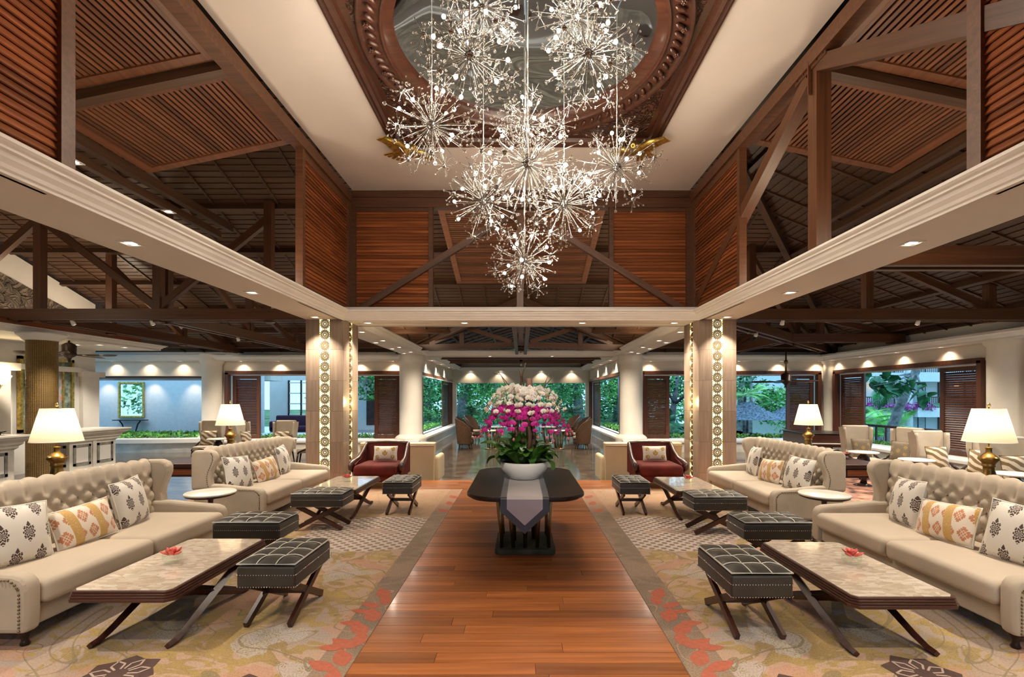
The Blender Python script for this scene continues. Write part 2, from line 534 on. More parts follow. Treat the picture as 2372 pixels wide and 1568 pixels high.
# ---- carpets
def carpet_mat():
    m = Mat('floral_carpet')
    x, y, z = m.xyz()
    ax = x.abs()
    P = m.vec(ax, y, 0.0)
    big = m.noise(0.9, 2, 0.5, P)
    mid = m.noise(2.6, 3, 0.55, P, 0.8)
    fine = m.noise(90, 2, 0.6, P)
    base = m.ramp(big, [(0.35, (0.36, 0.245, 0.165)), (0.52, (0.47, 0.285, 0.175)), (0.68, (0.34, 0.255, 0.205))])
    # silver grey ground towards the sofas
    base = m.mix(ax.step(2.3, 3.6) * 0.7, base, (0.32, 0.265, 0.225))
    # ochre brushed petals
    pet = m.noise(2.7, 1.5, 0.45, m.vec(ax * 1.0 + y * 0.8, y * 1.7 - ax * 0.9, 0.0), 1.9)
    zone = (1.0 - ((ax - 2.25).abs() * 0.95 + ((y - 4.9).abs() - 1.1).max(0.0) * 0.32)).max(0.0)
    och = (pet + zone * 0.16).step(0.535, 0.555)
    base = m.mix(och * 0.85, base, m.ramp(mid, [(0.35, (0.25, 0.15, 0.010)), (0.65, (0.42, 0.265, 0.03))]))
    # pink and silver petals from cells
    cell = m.vor(2.6, m.vec(ax + mid * 0.5, y + mid * 0.4, 0.0), 'F1', 'Color')
    cr = m.xyz(vec=cell.k)[0]
    edge = m.vor(2.6, m.vec(ax + mid * 0.5, y + mid * 0.4, 0.0), 'DISTANCE_TO_EDGE', 'Distance')
    pink = cr.gt(0.70) * edge.step(0.03, 0.05)
    base = m.mix(pink * 0.7, base, (0.46, 0.22, 0.135))
    sil = cr.lt(0.16) * edge.step(0.06, 0.08) * fine.step(0.42, 0.5)
    base = m.mix(sil * 0.85, base, (0.42, 0.385, 0.36))
    # drawn flower outlines
    ln = m.noise(0.75, 1.0, 0.4, P, 0.9)
    l1 = ((ln * 7.0).frac() - 0.5).abs().lt(0.03)
    l2 = ((m.noise(1.5, 0.0, 0.4, P, 1.5) * 5.0).frac() - 0.5).abs().lt(0.016)
    base = m.mix((l1.max(l2)) * 0.75, base, (0.17, 0.115, 0.035))
    # far end: warmer peach
    base = m.mix((y + mid * 1.5).step(7.0, 8.4) * 0.6, base, (0.48, 0.26, 0.13))
    # lattice medallion
    ex = (ax - 1.80) / 0.88; ey = (y - 6.15) / 0.78
    er = (ex * ex + ey * ey).sqrt() + (mid - 0.5) * 0.25
    s = 7.5
    u = (ax * s).frac() - 0.5; w = (y * s).frac() - 0.5
    d1 = ((u * u + w * w).sqrt() - 0.36).abs().lt(0.115)
    u2 = (ax * s + 0.5).frac() - 0.5; w2 = (y * s + 0.5).frac() - 0.5
    d2 = ((u2 * u2 + w2 * w2).sqrt() - 0.36).abs().lt(0.115)
    hole = ((u * 2.0).abs() - (w * 2.0).abs()).abs().lt(0.05)
    lat = m.mix((d1.max(d2)) * (1.0 - hole * 0.7), (0.17, 0.115, 0.085), (0.58, 0.46, 0.385))
    lat = m.mix(m.noise(3.0, 1, 0.5, P).step(0.60, 0.66) * 0.8, lat, (0.42, 0.26, 0.20))
    base = m.mix(er.lt(1.0), base, lat)
    # band beside the aisle
    band = ax.lt(1.30)
    bc = m.mix(mid.step(0.4, 0.6), (0.17, 0.105, 0.058), (0.26, 0.165, 0.095))
    bc = m.mix(l2 * 0.6, bc, (0.50, 0.27, 0.14))
    bc = m.mix(y.step(6.9, 8.0) * 0.7, bc, (0.48, 0.22, 0.10))
    base = m.mix(band, base, bc)
    sp = m.mix(fine.step(0.3, 0.7) * 0.16, base, (0.75, 0.68, 0.60))
    sp = m.mix((1.0 - fine.step(0.25, 0.5)) * 0.22, sp, (0.08, 0.06, 0.045))
    m.set(color=sp, rough=0.95, sheen=0.25, spec=0.1)
    m.bump(fine, 0.5, 0.006)
    return m.mat
MT['carpet'] = carpet_mat()
CORAL = plain('coral_wool', (0.46, 0.13, 0.075), 0.95, var=0.06, scale=30, bump=0.3)
PLUM = plain('plum_wool', (0.10, 0.055, 0.045), 0.95, var=0.08, scale=30, bump=0.3)
LILAC = plain('pale_wool', (0.50, 0.37, 0.30), 0.95, var=0.05, scale=30)
def leaf_flat(b, c, L, W, ang, z):
    pts = []
    n = 9
    for sgn in (1, -1):
        for i in range(n):
            t = i / (n - 1) if sgn > 0 else 1 - i / (n - 1)
            if sgn < 0 and i in (0, n - 1): continue
            pts.append(((t - 0.5) * L, sgn * W / 2 * sin(pi * t ** 0.8)))
    ca, sa = cos(ang), sin(ang)
    vs = [(c[0] + p[0]*ca - p[1]*sa, c[1] + p[0]*sa + p[1]*ca, z) for p in pts]
    b.add(vs, [tuple(range(len(vs)))])
for sg, x0, x1, lab in ((-1, -5.5, -1.075, 'floral wool carpet under the seating to the left of the wooden aisle'),
                        (1, 1.03, 5.5, 'floral wool carpet under the seating to the right of the wooden aisle')):
    r = thing('carpet', lab, 'carpet', (0, 0, 0), 0, 'inset carpets beside the aisle')
    B().bx(x0, x1, -3, 8.98, -0.029, 0.006).obj('pile', MT['carpet'], r)
    xe = abs(x1) if sg < 0 else x0
    rl = random.Random(3)
    for (ax, y, L, W, a) in ((1.24, 4.22, .26, .12, 1.15), (1.14, 4.08, .22, .10, 1.4), (1.30, 3.98, .20, .09, 0.5), (1.18, 3.80, .26, .13, 1.2), (1.36, 3.86, .18, .08, 0.2),
                             (1.24, 3.58, .26, .12, 0.9), (1.38, 3.66, .18, .09, 0.1), (1.14, 3.42, .22, .11, 1.5), (1.30, 3.36, .24, .11, 0.6), (1.20, 3.18, .24, .12, 1.1),
                             (1.40, 3.30, .18, .09, 0.1), (1.36, 3.08, .24, .10, 0.5), (1.16, 2.96, .22, .10, 1.3), (1.30, 2.86, .24, .12, 0.8),
                             (1.18, 8.3, .3, .13, 1.1), (1.16, 7.8, .3, .12, 1.3), (1.20, 7.3, .3, .12, 0.9)):
        lb = B(); leaf_flat(lb, (0, 0), L, W, a * sg if sg > 0 else pi - a, 0)
        lb.obj('leaf_motif', CORAL, r, (sg * (1.13 + (ax - 1.14) * .62), y, 0.0072 + rl.uniform(0, 0.0006)))
    for (fx, fy, R0) in ((2.47, 2.98, 0.20), (1.62, 2.80, 0.17)):
        fb = B()
        for k in range(7):
            a = 2 * pi * k / 7
            leaf_flat(fb, (cos(a) * R0 * .55, sin(a) * R0 * .55), R0 * 1.15, R0 * 1.2, a, k * .0003)
        f = fb.obj('flower_motif', PLUM, r, (sg * fx, fy, 0.0078))
        ob = B()
        for k in range(7):
            a = 2 * pi * k / 7 + 0.4
            pts = [(cos(a + t) * R0 * q, sin(a + t) * R0 * q) for t, q in ((-.25, .28), (-.3, .6), (0, .85), (.3, .6), (.25, .28))]
            for p, q in zip(pts[:-1], pts[1:]):
                ob.beam((p[0], p[1], .003), (q[0], q[1], .003), .012, .001)
        ob.obj('flower_outline', LILAC, f)

# ---- soffit ring with cornice
def down_fixture():
    fb = B()
    for dx, dy, sx, sy in ((-.075, 0, .02, .17), (.075, 0, .02, .17), (0, -.075, .13, .02), (0, .075, .13, .02)):
        fb.box((dx, dy, -.004), (sx, sy, .012))
    lb = B(); lb.lathe([(0.0, 0), (.052, 0), (.056, .004)], 16)
    return fb.mesh('light_frame', MT['white']), lb.mesh('lamp_glass', MT['led'])
DFM, DLM = down_fixture()
def downlight(x, y, z, parent, sc=1.0):
    f = link('recessed_light', DFM, parent, (x, y, z), None, (sc, sc, 1))
    link('lamp_glass', DLM, f, (0, 0, -.003))
    return f
sof = sroot('ceiling_soffit')
b = B()
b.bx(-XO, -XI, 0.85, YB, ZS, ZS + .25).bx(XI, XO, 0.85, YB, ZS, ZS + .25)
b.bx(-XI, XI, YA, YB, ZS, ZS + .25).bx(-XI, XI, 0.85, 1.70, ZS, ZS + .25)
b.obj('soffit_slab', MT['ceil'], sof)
CORN = [(0, 0), (.012, .0), (.012, .022), (.035, .03), (.05, .055), (.085, .085), (.10, .115), (.13, .122), (.13, .14), (.155, .15), (.175, .165), (.175, .19), (0, .19)]
b = B().ring_profile((-XI, XI, 1.70, YA), [(d, ZS + z - 0.02) for d, z in CORN])
b.obj('cornice', MT['white'], sof)
b = B()
for s in (-1, 1):
    b.bx(s * XI, s * XO, YB, 29.0, ZS, ZS + .25)
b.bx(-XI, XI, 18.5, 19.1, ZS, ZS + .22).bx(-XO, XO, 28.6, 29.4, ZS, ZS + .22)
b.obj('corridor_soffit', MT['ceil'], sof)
cp = [(d * .8, ZS + z - .02) for d, z in CORN]
b = B().ring_profile((-XI, XI, YB, 18.5), cp).ring_profile((-XI, XI, 19.1, 28.6), cp)
b.obj('corridor_cornice', MT['white'], sof)
for (x, y) in ((-4.0, 2.6), (4.0, 2.6), (-2.0, 1.28), (2.0, 1.28), (0.0, 1.28), (-4.0, 5.0), (-4.05, 7.35), (-4.05, 9.6), (4.0, 5.0), (4.05, 7.35), (4.05, 9.6), (-3.25, 10.35), (-1.2, 10.35), (1.3, 10.35), (3.25, 10.35)):  # near-end entries are unseen, added to warm and brighten the foreground
    downlight(x, y, ZS - .001, sof)
    spot((x, y, ZS - .03), (x, y, 0), 60, 95, 0.7, SOFTW)
for y in (11.8, 13.6, 15.4, 17.0):
    for s in (-1, 1):
        downlight(s * 3.85, y, ZS - .001, sof); downlight(s * 4.2, y + .5, ZS - .001, sof)
for y in (13.0, 16.0):
    for s in (-1, 1): spot((s * 4.0, y, ZS - .03), (s * 4.0, y, 0), 60, 95, .7)
for x in (-1.2, 1.2):
    downlight(x, 18.8, ZS - .001, sof)
    spot((x, 18.8, ZS - .03), (x, 18.8, 0), 70, 90, .7)
for y in (21.0, 23.5, 26.0):
    for s in (-1, 1):
        downlight(s * 3.85, y, ZS - .001, sof)
        spot((s * 3.95, y, ZS - .03), (s * 4.15, y, 2.0), 22, 80, .5, WARM)
for x in (-3.0, -1.2, 1.2, 3.0):
    downlight(x, 28.9, ZS - .001, sof)
    spot((x, 28.75, ZS - .03), (x, 29.1, 1.8), 8, 110, .6, WARM)

# ---- tower: posts, louvred panels, ceiling
ZT = 6.07
tow = sroot('wall_tower')
b = B()
for s in (-1, 1):
    for (y0, y1) in ((3.80, 3.92), (8.0, 8.10), (10.12, 10.34)):
        b.bx(s * 3.58, s * 3.70, y0, y1, ZS + .1, 5.86)
    b.bx(s * 3.56, s * 3.74, 1.5, 10.5, 5.80, 6.0)
    b.bx(s * 3.60, s * 3.68, 1.7, 3.8, 5.66, 5.80).bx(s * 3.60, s * 3.68, 8.1, 10.2, 5.66, 5.80)
b.obj('side_posts', MT['beam'], tow)
b = B()
for s in (-1, 1):
    b.bx(s * 3.48, s * 3.62, 10.28, 10.40, ZS + .1, 5.86)
    b.bx(s * 1.86, s * 1.95, 10.28, 10.40, ZS + .1, 5.7)
    b.bx(s * 1.95, s * 3.48, 10.30, 10.38, 5.62, 5.72)
b.bx(-3.7, 3.7, 10.27, 10.45, 5.70, 5.90)
b.bx(-3.7, 3.7, 10.3, 10.4, 5.92, 6.06)
b.obj('back_posts', MT['beam'], tow)
# louvre boards
pitch = 0.067
def louvres(axis, fixed, a0, a1, z0, z1, sgn, mat):
    L = a1 - a0
    bb = B()
    if axis == 'x':   # boards run along X, face -Y
        bb.box((0, 0, 0), (L, .014, pitch * 1.18), Euler((-0.40, 0, 0)))
    else:             # run along Y, face towards the room (sgn = direction of the face)
        bb.box((0, 0, 0), (.014, L, pitch * 1.18), Euler((0, -0.40 * sgn, 0)))
    me = bb.mesh('louvre_board', mat)
    z = z0 + pitch / 2
    while z < z1:
        link('louvre_board', me, tow, (fixed, (a0 + a1) / 2, z) if axis == 'y' else ((a0 + a1) / 2, fixed, z))
        z += pitch
for s in (-1, 1):
    louvres('y', s * 3.63, 1.7, 3.80, ZS + .15, 5.70, -s, MT['louver_y'])
    louvres('y', s * 3.63, 8.10, 10.12, ZS + .15, 5.68, -s, MT['louver_y'])
    a, e = sorted((s * 1.95, s * 3.48))
    louvres('x', 10.33, a, e, ZS + .15, 5.64, 0, MT['louver'])
b = B().bx(-3.72, -3.69, 1.7, 3.8, ZS, 5.8).bx(3.69, 3.72, 1.7, 3.8, ZS, 5.8).bx(-3.72, -3.69, 8.1, 10.4, ZS, 5.8).bx(3.69, 3.72, 8.1, 10.4, ZS, 5.8)
b.bx(-3.5, -1.9, 10.40, 10.43, ZS, 5.7).bx(1.9, 3.5, 10.40, 10.43, ZS, 5.7)
b.obj('panel_backing', MT['dark'], tow)
B().bx(-3.72, 3.72, 1.55, 1.70, ZS + .2, 6.0).obj('front_panel', MT['louver'], tow)

# white ceiling with square opening
ceil = sroot('ceiling_white')
SX0, SX1, SY0, SY1 = -2.18, 2.28, 3.95, 8.42
b = B()
b.bx(-3.56, SX0, 1.7, 10.30, ZT, ZT + .15).bx(SX1, 3.56, 1.7, 10.30, ZT, ZT + .15)
b.bx(SX0, SX1, 1.7, SY0, ZT, ZT + .15).bx(SX0, SX1, SY1, 10.30, ZT, ZT + .15)
b.obj('ceiling_panel', MT['ceil'], ceil)
B().bx(-3.8, 3.8, 1.5, 10.5, ZT + .9, ZT + 1.0).obj('ceiling_lid', MT['black'], ceil)

# carved square frame and mirrored oculus
CX, CY = (SX0 + SX1) / 2, (SY0 + SY1) / 2
fr = thing('carved_ceiling_frame', 'carved dark wooden square frame around the round mirror in the white ceiling', 'ceiling frame', (CX, CY, ZT))
hw, hl = (SX1 - SX0) / 2, (SY1 - SY0) / 2
b = B().ring_profile((-hw - .06, hw + .06, -hl - .06, hl + .06), [(0, 0.0), (0, -.03), (.03, -.045), (.05, -.03), (.07, -.03), (.09, -.05), (.13, -.02), (.16, -.02), (.18, .04), (.26, .05)])
b.obj('square_moulding', MT['carve'], fr)
def spandrel(u, v):
    a = 2 * pi * u
    r0 = 2.02
    q = max(abs(cos(a)) / (hw - .16), abs(sin(a)) / (hl - .16))
    r = r0 + (1 / q - r0) * v
    return (r * cos(a), r * sin(a), .05)
m = Mat('carved_scroll_wood')
w = m.noise(3.0, 2, 0.5, None, 2.5)
rip = (w * 34.0).sin()
m.set(color=m.ramp(rip * 0.5 + 0.5, [(0.2, (0.028, 0.010, 0.006)), (0.8, (0.10, 0.036, 0.020))]), rough=0.3, coat=0.3)
m.bump(rip, 1.0, 0.02)
MT['scroll'] = m.mat
B().surf(lambda u, v: spandrel(1 - u, v), 96, 4).obj('carved_spandrels', MT['scroll'], fr)
b = B()
prof = [(2.06, .05), (2.05, .0), (2.02, -.02), (1.99, .01), (1.97, .03), (1.80, .03), (1.79, .05), (1.785, .02), (1.77, .0), (1.75, .02), (1.74, .06), (1.62, .07), (1.62, .20)]
b.lathe(prof, 96); b.obj('round_moulding', MT['carve'], fr)
# carved leaf band: every second piece carries a rosette
lob = B().ball((0, 0, 0), 1.0, 8, 5, (.085, .032, .035)).mesh('carved_leaf', MT['carve'])
ros = B()
for k in range(6):
    a = pi * 2 * k / 6
    ros.ball((cos(a) * .026, sin(a) * .026, 0), .017, 6, 4)
ros.ball((0, 0, -.008), .016, 6, 4)
rosm = ros.mesh('carved_rosette', MT['carve'])
for k in range(84):
    a = 2 * pi * k / 84
    link('carved_leaf', lob, fr, (1.885 * cos(a), 1.885 * sin(a), .012), (0, 0, a + 0.75))
    if k % 3 == 0: link('carved_rosette', rosm, fr, (1.93 * cos(a + .02), 1.93 * sin(a + .02), -.012), (0, 0, a))
m = Mat('rippled_mirror')
m.set(color=(0.62, 0.78, 0.92), metal=1.0, rough=0.03)
m.bump(m.noise(0.9, 0.0, 0.4, None, 0.3), 0.35, 0.25)
MT['mirror_dome'] = m.mat
mir = B().lathe([(0.001, .42), (.4, .41), (.8, .37), (1.2, .30), (1.45, .24), (1.63, .17)], 64).obj('dome_mirror', MT['mirror_dome'])
mir.location = (CX, CY, ZT)
tag(mir, 'rippled round dome mirror inside the carved ceiling frame', 'mirror')

# gilded birds on the frame corners
def bird(loc, rz, label):
    r = thing('gilded_bird', label, 'carving', loc, rz, 'gilded birds on the ceiling frame')
    body = B()
    body.tube([(0, .20, -.02), (0, .10, -.05), (0, -.05, -.07), (0, -.18, -.06), (0, -.24, -.09), (0, -.30, -.12)], [.03, .085, .11, .07, .05, .035], 10)
    body.tube([(0, -.29, -.12), (0, -.36, -.15)], [.025, .004], 6)
    body.obj('body', MT['gold'], r)
    for s in (-1, 1):
        w = B()
        for k in range(9):
            t = k / 8
            L = .30 - .10 * t
            x0 = s * (.08 + .36 * t); y0 = -.06 - .10 * sin(t * pi * .7)
            w.box((x0 + s * .03 * t, y0 + L / 2, -.05 + .02 * t), (.05, L, .014), Euler((0, 0, -s * .3 * t)))
        w.tube([(s * .05, -.08, -.06), (s * .25, -.17, -.065), (s * .46, -.12, -.05)], [.05, .045, .02], 8)
        w.obj('wing', MT['gold'], r)
    t = B()
    for k in range(5):
        a = (k - 2) * .2
        t.box((sin(a) * .3, .18 + cos(a) * .17, -.02), (.05, .26, .012), Euler((0, 0, -a)))
    t.obj('tail', MT['gold'], r)
    return r
bird((SX0 + .22, SY1 - .08, ZT - .10), 0.75, 'gilded carved bird on the ceiling frame corner nearer the reception side')
bird((SX1 - .28, SY1 - .12, ZT - .10), -0.55, 'gilded carved bird on the ceiling frame corner nearer the piano side')

# ---- trusses of the tower
def struct_beams(name, items, mat, w=.13, h=.16):
    r = sroot(name)
    for it in items:
        nm, p0, p1 = it[:3]
        ww, hh = (it[3], it[4]) if len(it) > 4 else (w, h)
        L = (Vector(p1) - Vector(p0)).length
        bb = B()
        bb.box((0, 0, 0), (L, ww, hh))
        o = bb.obj(nm, mat, r)
        d = (Vector(p1) - Vector(p0)).normalized()
        u = Vector((0, 0, 1)) if abs(d.z) < .95 else Vector((1, 0, 0))
        s = u.cross(d).normalized(); u = d.cross(s)
        o.rotation_euler = Matrix((d, s, u)).transposed().to_euler()
        o.location = (Vector(p0) + Vector(p1)) / 2
    return r
bm = MT['beam']
rt = struct_beams('beam_truss', [
    ('top_chord', (3.66, 1.8, 5.92), (3.66, 10.3, 5.92), .14, .2),
    ('king_post', (3.70, 6.05, ZS + .2), (3.70, 6.05, 5.9), .18, .18),
    ('diagonal_brace', (3.68, 6.15, 5.72), (3.68, 10.15, 3.62), .16, .18),
    ('diagonal_brace', (3.68, 5.95, 5.78), (3.68, 3.2, 4.33), .16, .18),
    ('knee_strap', (3.60, 5.75, 5.80), (3.60, 6.40, 5.80), .02, .09),
    ('knee_strap', (3.60, 6.05, 5.45), (3.60, 6.05, 5.85), .02, .09),
], bm)
bb = B()
for (y, z) in ((5.8, 5.8), (5.92, 5.8), (6.2, 5.8), (6.33, 5.8), (6.05, 5.5), (6.05, 5.62)):
    bb.ball((3.585, y, z), .014, 6, 4)
bb.obj('bolts', MT['iron'], rt, kind='stuff')
struct_beams('beam_back_truss', [
    ('diagonal_brace', (-.15, 10.36, 5.62), (-3.45, 10.22, 3.50), .10, .13),
    ('diagonal_brace', (.15, 10.36, 5.62), (3.45, 10.22, 3.50), .10, .13),
    ('king_post', (-.02, 10.48, ZS + .2), (-.02, 10.48, 5.7), .14, .14),
], bm)

# ---- slatted ceiling panels under the roof
def slat_panel(name, p0, du, dv, nu, mat):
    """p0 corner, du direction across the slats, dv along the slats"""
    p0, du, dv = Vector(p0), Vector(du), Vector(dv)
    r = sroot(name)
    U = du.normalized(); V = dv.normalized(); N = U.cross(V)
    rot = Matrix((U, V, N)).transposed().to_euler()
    fw = .14
    def piece(nm, c, su, sv, t, mm):
        me = B().box((0, 0, 0), (su, sv, t)).mesh(nm, mm)
        return link(nm, me, r, c, rot)
    Lu, Lv = du.length, dv.length
    for k in (0, 1):
        piece('frame_rail', p0 + U * (fw / 2 + k * (Lu - fw)) + V * (Lv / 2), fw, Lv, .07, mat)
        piece('frame_rail', p0 + U * (Lu / 2) + V * (fw / 2 + k * (Lv - fw)), Lu - 2 * fw, fw, .07, mat)
    step = (Lu - 2 * fw) / nu
    me = B().box((0, 0, 0), (step * .62, Lv - 2 * fw, .03)).mesh('slat', mat)
    for i in range(nu):
        link('slat', me, r, p0 + U * (fw + step * (i + .5)) + V * (Lv / 2), rot)
    piece('backing', p0 + U * (Lu / 2) + V * (Lv / 2) + Vector((0, 0, .07)), Lu - .1, Lv - .1, .01, MT['black'])
for s in (-1, 1):
    for (y0, y1) in ((2.3, 4.25), (4.32, 6.06), (6.28, 8.06)):
        slat_panel('ceiling_slats', (s * 3.75, y0, 5.93), (s * 2.40, 0, -.50), (0, y1 - y0, 0), 30, MT['slat'])
    struct_beams('beam_side', [
        ('purlin', (s * 3.75, 6.17, 5.86), (s * 6.4, 6.17, 5.30), .14, .12),
        ('purlin', (s * 6.25, 2.0, 5.33), (s * 6.25, 10.5, 5.33), .12, .16),
        ('purlin', (s * 6.5, 2.0, 5.20), (s * 6.5, 10.5, 5.20), .10, .14)], MT['dark'])
slat_panel('ceiling_slats', (-1.80, 10.5, 5.78), (0, 3.2, -.86), (3.62, 0, 0), 40, wood('slat_wood_back', (0.12, 0.045, 0.020), (0.24, 0.095, 0.045), 1, 0.42, tone=0.3))

# ---- roof: boarded slopes with battens and purlins
zb = lambda y: 3.40 + .35 * (18.4 - y)
zr = lambda x: 3.40 + .40 * (12.0 - x)
zc = lambda x: 4.75 - .30 * abs(x)
roof = sroot('roof')
def slope(poly, name='roof_deck', mat=None):
    n = len(poly)
    vs = [Vector(p) for p in poly] + [Vector(p) + Vector((0, 0, .12)) for p in poly]
    fs = [tuple(range(n)), tuple(range(n, 2 * n))[::-1]] + [(k, (k+1) % n + n * 0, (k+1) % n + n, k + n)[::-1] for k in range(n)]
    B().add(vs, fs).obj(name, mat or MT['dark'], roof)
nY = 18.4 - (4.75 - 3.40) / .35   # where the corridor ridge meets the back slope
slope([(-17.6, 6, zb(6)), (0, 6, zb(6)), (0, nY, zb(nY)), (-4.5, 18.4, zb(18.4)), (-5, 19.2, zb(19.2)), (-17.6, 19.2, zb(19.2))])
hx = lambda y: 12 - .35 / .40 * (18.4 - y)
slope([(0, 6, zb(6)), (hx(6), 6, zb(6)), (hx(19.2), 19.2, zb(19.2)), (5, 19.2, zb(19.2)), (4.5, 18.4, zb(18.4)), (0, nY, zb(nY))])
slope([(hx(6), 6, zb(6)), (hx(6), -6, zb(6)), (12.8, -6, zr(12.8)), (12.8, 19.3, zr(12.8)), (hx(19.2), 19.2, zb(19.2))])
slope([(-22, 6, zb(6)), (-22, -6, zb(18)), (hx(6), -6, zb(18)), (hx(6), 6, zb(6))])
slope([(0, nY, 4.75), (0, 30, 4.75), (4.7, 30, zc(4.7)), (4.7, 18.3, zc(4.7))])
slope([(0, nY, 4.75), (-4.7, 18.3, zc(4.7)), (-4.7, 30, zc(4.7)), (0, 30, 4.75)])
# boards (lines of the deck), battens and purlins on the visible slopes
mdk = MT['dark']
bd = B()
y = 8.2
while y < 18.2:
    for (x0, x1) in ((-13, -3.9), (-3.9, -max(0.0, (y - nY) * 1.16)), (max(0.0, (y - nY) * 1.16), min(hx(y), 3.9)), (3.9, hx(y))):
        if x1 - x0 > .2:
            bd.beam((x0, y, zb(y) - .012), (x1, y, zb(y) - .012), .135, .016, (0, .35, 1))
    y += .155
bd.obj('roof_boards', mdk, roof, kind='stuff')
bd = B()
x = 4.4
while x < 11.8:
    y1 = 18.4 - (12 - x) * .40 / .35
    bd.beam((x, 0, zr(x) - .012), (x, y1, zr(x) - .012), .135, .016, (.40, 0, 1))
    x += .155
bd.obj('roof_boards', mdk, roof, kind='stuff')
bd = B()
for s in (-1, 1):
    x = .2
    while x < 4.3:
        bd.beam((s * x, nY + x * .9, zc(x) - .012), (s * x, 28.8, zc(x) - .012), .20, .016, (s * .3, 0, 1))
        x += .24
bd.obj('roof_boards', mdk, roof, kind='stuff')
def long_piece(nm, p0, p1, w, h, up, parent=roof, mat=mdk):
    p0, p1 = Vector(p0), Vector(p1); d = (p1 - p0); L = d.length; d.normalize()
    u = Vector(up); s = u.cross(d).normalized(); u = d.cross(s)
    o = B().box((0, 0, 0), (L, w, h)).obj(nm, mat, parent)
    o.rotation_euler = Matrix((d, s, u)).transposed().to_euler(); o.location = (p0 + p1) / 2
for y in (8.9, 10.9, 12.4, 13.8, 15.2, 16.6, 17.7):
    e = max(0, (y - nY) * 1.16)
    if e <= 0: long_piece('purlin', (-13, y, zb(y) - .09), (hx(y), y, zb(y) - .09), .10, .14, (0, .35, 1))
    else:
        long_piece('purlin', (-13, y, zb(y) - .09), (-e, y, zb(y) - .09), .10, .14, (0, .35, 1))
        long_piece('purlin', (e, y, zb(y) - .09), (hx(y), y, zb(y) - .09), .10, .14, (0, .35, 1))
x = -12.6
while x < 9:
    ys = max(8.6, 18.4 - (12 - x) * .40 / .35)
    ye = 18.3 if abs(x) > 4.2 else nY + abs(x) * .86
    if ys < ye - .4: long_piece('batten', (x, ys, zb(ys) - .03), (x, ye, zb(ye) - .03), .045, .05, (0, .35, 1))
    x += .72
for x in (4.6, 6.9, 8.4, 9.8, 11.0):
    y1 = 18.4 - (12 - x) * .40 / .35
    long_piece('purlin', (x, 0, zr(x) - .09), (x, y1, zr(x) - .09), .10, .14, (.4, 0, 1))
y = 1.0
while y < 18:
    xs = max(4.2, 12 - (18.4 - y) * .35 / .40)
    long_piece('batten', (xs, y, zr(xs) - .03), (11.9, y, zr(11.9) - .03), .045, .05, (.4, 0, 1))
    y += .72
long_piece('hip_rafter', (4.0, 18.4 - 8 * .4 / .35, zr(4.0) - .12), (11.9, 18.3, zr(11.9) - .12), .14, .22, (0, 0, 1))
for s in (-1, 1):
    long_piece('valley_rafter', (0, nY, 4.62), (s * 4.4, 18.4, 3.36), .14, .2, (0, 0, 1))
    for x in (1.2, 2.5, 3.6):
        long_piece('purlin', (s * x, nY + x * .9 + .3, zc(x) - .08), (s * x, 29, zc(x) - .08), .09, .12, (s * .3, 0, 1))
    y = 16.0
    while y < 29:
        x0 = .1; x1 = min(4.4, (y - nY) / .9)
        long_piece('batten', (s * x0, y, zc(x0) - .03), (s * x1, y, zc(x1) - .03), .05, .05, (s * .3, 0, 1))
        y += .9

# ---- tie-beam trusses of the side wings
TB = 3.46
def king_truss(name, a, e, apexz, posts, mat=MT['beam'], w=.16, h=.24):
    """double tie beam from a to e at height TB, posts [(t, top z)], braces between"""
    a, e = Vector(a), Vector(e); d = (e - a)
    n = Vector((0, 0, 1)).cross(d).normalized()
    it = [('tie_beam', a + n * .11, e + n * .11, .09, h), ('tie_beam', a - n * .11, e - n * .11, .09, h)]
    for t, zt in posts:
        p = a + d * t
        it.append(('post', p + Vector((0, 0, -.16)), Vector((p.x, p.y, zt)), .16, .16))
    for (t0, z0), (t1, z1) in zip(posts[:-1], posts[1:]):
        if z0 < z1: it.append(('brace', a + d * t0 + Vector((0, 0, .15)), Vector(((a + d * t1).x, (a + d * t1).y, z1 - .35)), .11, .15))
        else: it.append(('brace', a + d * t1 + Vector((0, 0, .15)), Vector(((a + d * t0).x, (a + d * t0).y, z0 - .35)), .11, .15))
    return struct_beams(name, it, mat)
king_truss('beam_truss', (-4.4, 10.5, TB), (-12.9, 10.5, TB), 0, [(.12, 5.9), (.40, 5.7), (.70, 5.9), (.96, 5.6)])
king_truss('beam_truss', (-7.8, 10.6, TB), (-7.8, 18.2, TB), 0, [(.02, 6.0), (.45, 4.8), (.8, 4.0)])
king_truss('beam_truss', (-10.5, 10.6, TB), (-10.5, 18.2, TB), 0, [(.25, 5.4), (.6, 4.5), (.9, 3.7)])
king_truss('beam_truss', (4.4, 10.5, TB), (11.5, 10.5, TB), 0, [(.43, 5.1), (.8, 4.2)])
king_truss('beam_truss', (4.4, 6.2, TB), (11.5, 6.2, TB), 0, [(.5, 5.0), (.85, 4.0)])
king_truss('beam_truss', (4.4, 10.8, TB), (11.4, 18.2, TB), 0, [(.2, 5.6), (.6, 4.4), (.9, 3.7)])
king_truss('beam_truss', (7.9, 14.6, TB), (7.9, 18.2, TB), 0, [(.3, 4.4), (.9, 3.6)])
king_truss('beam_truss', (7.9, 14.6, TB), (11.4, 14.6, TB), 0, [(.3, 4.4), (.9, 3.6)])
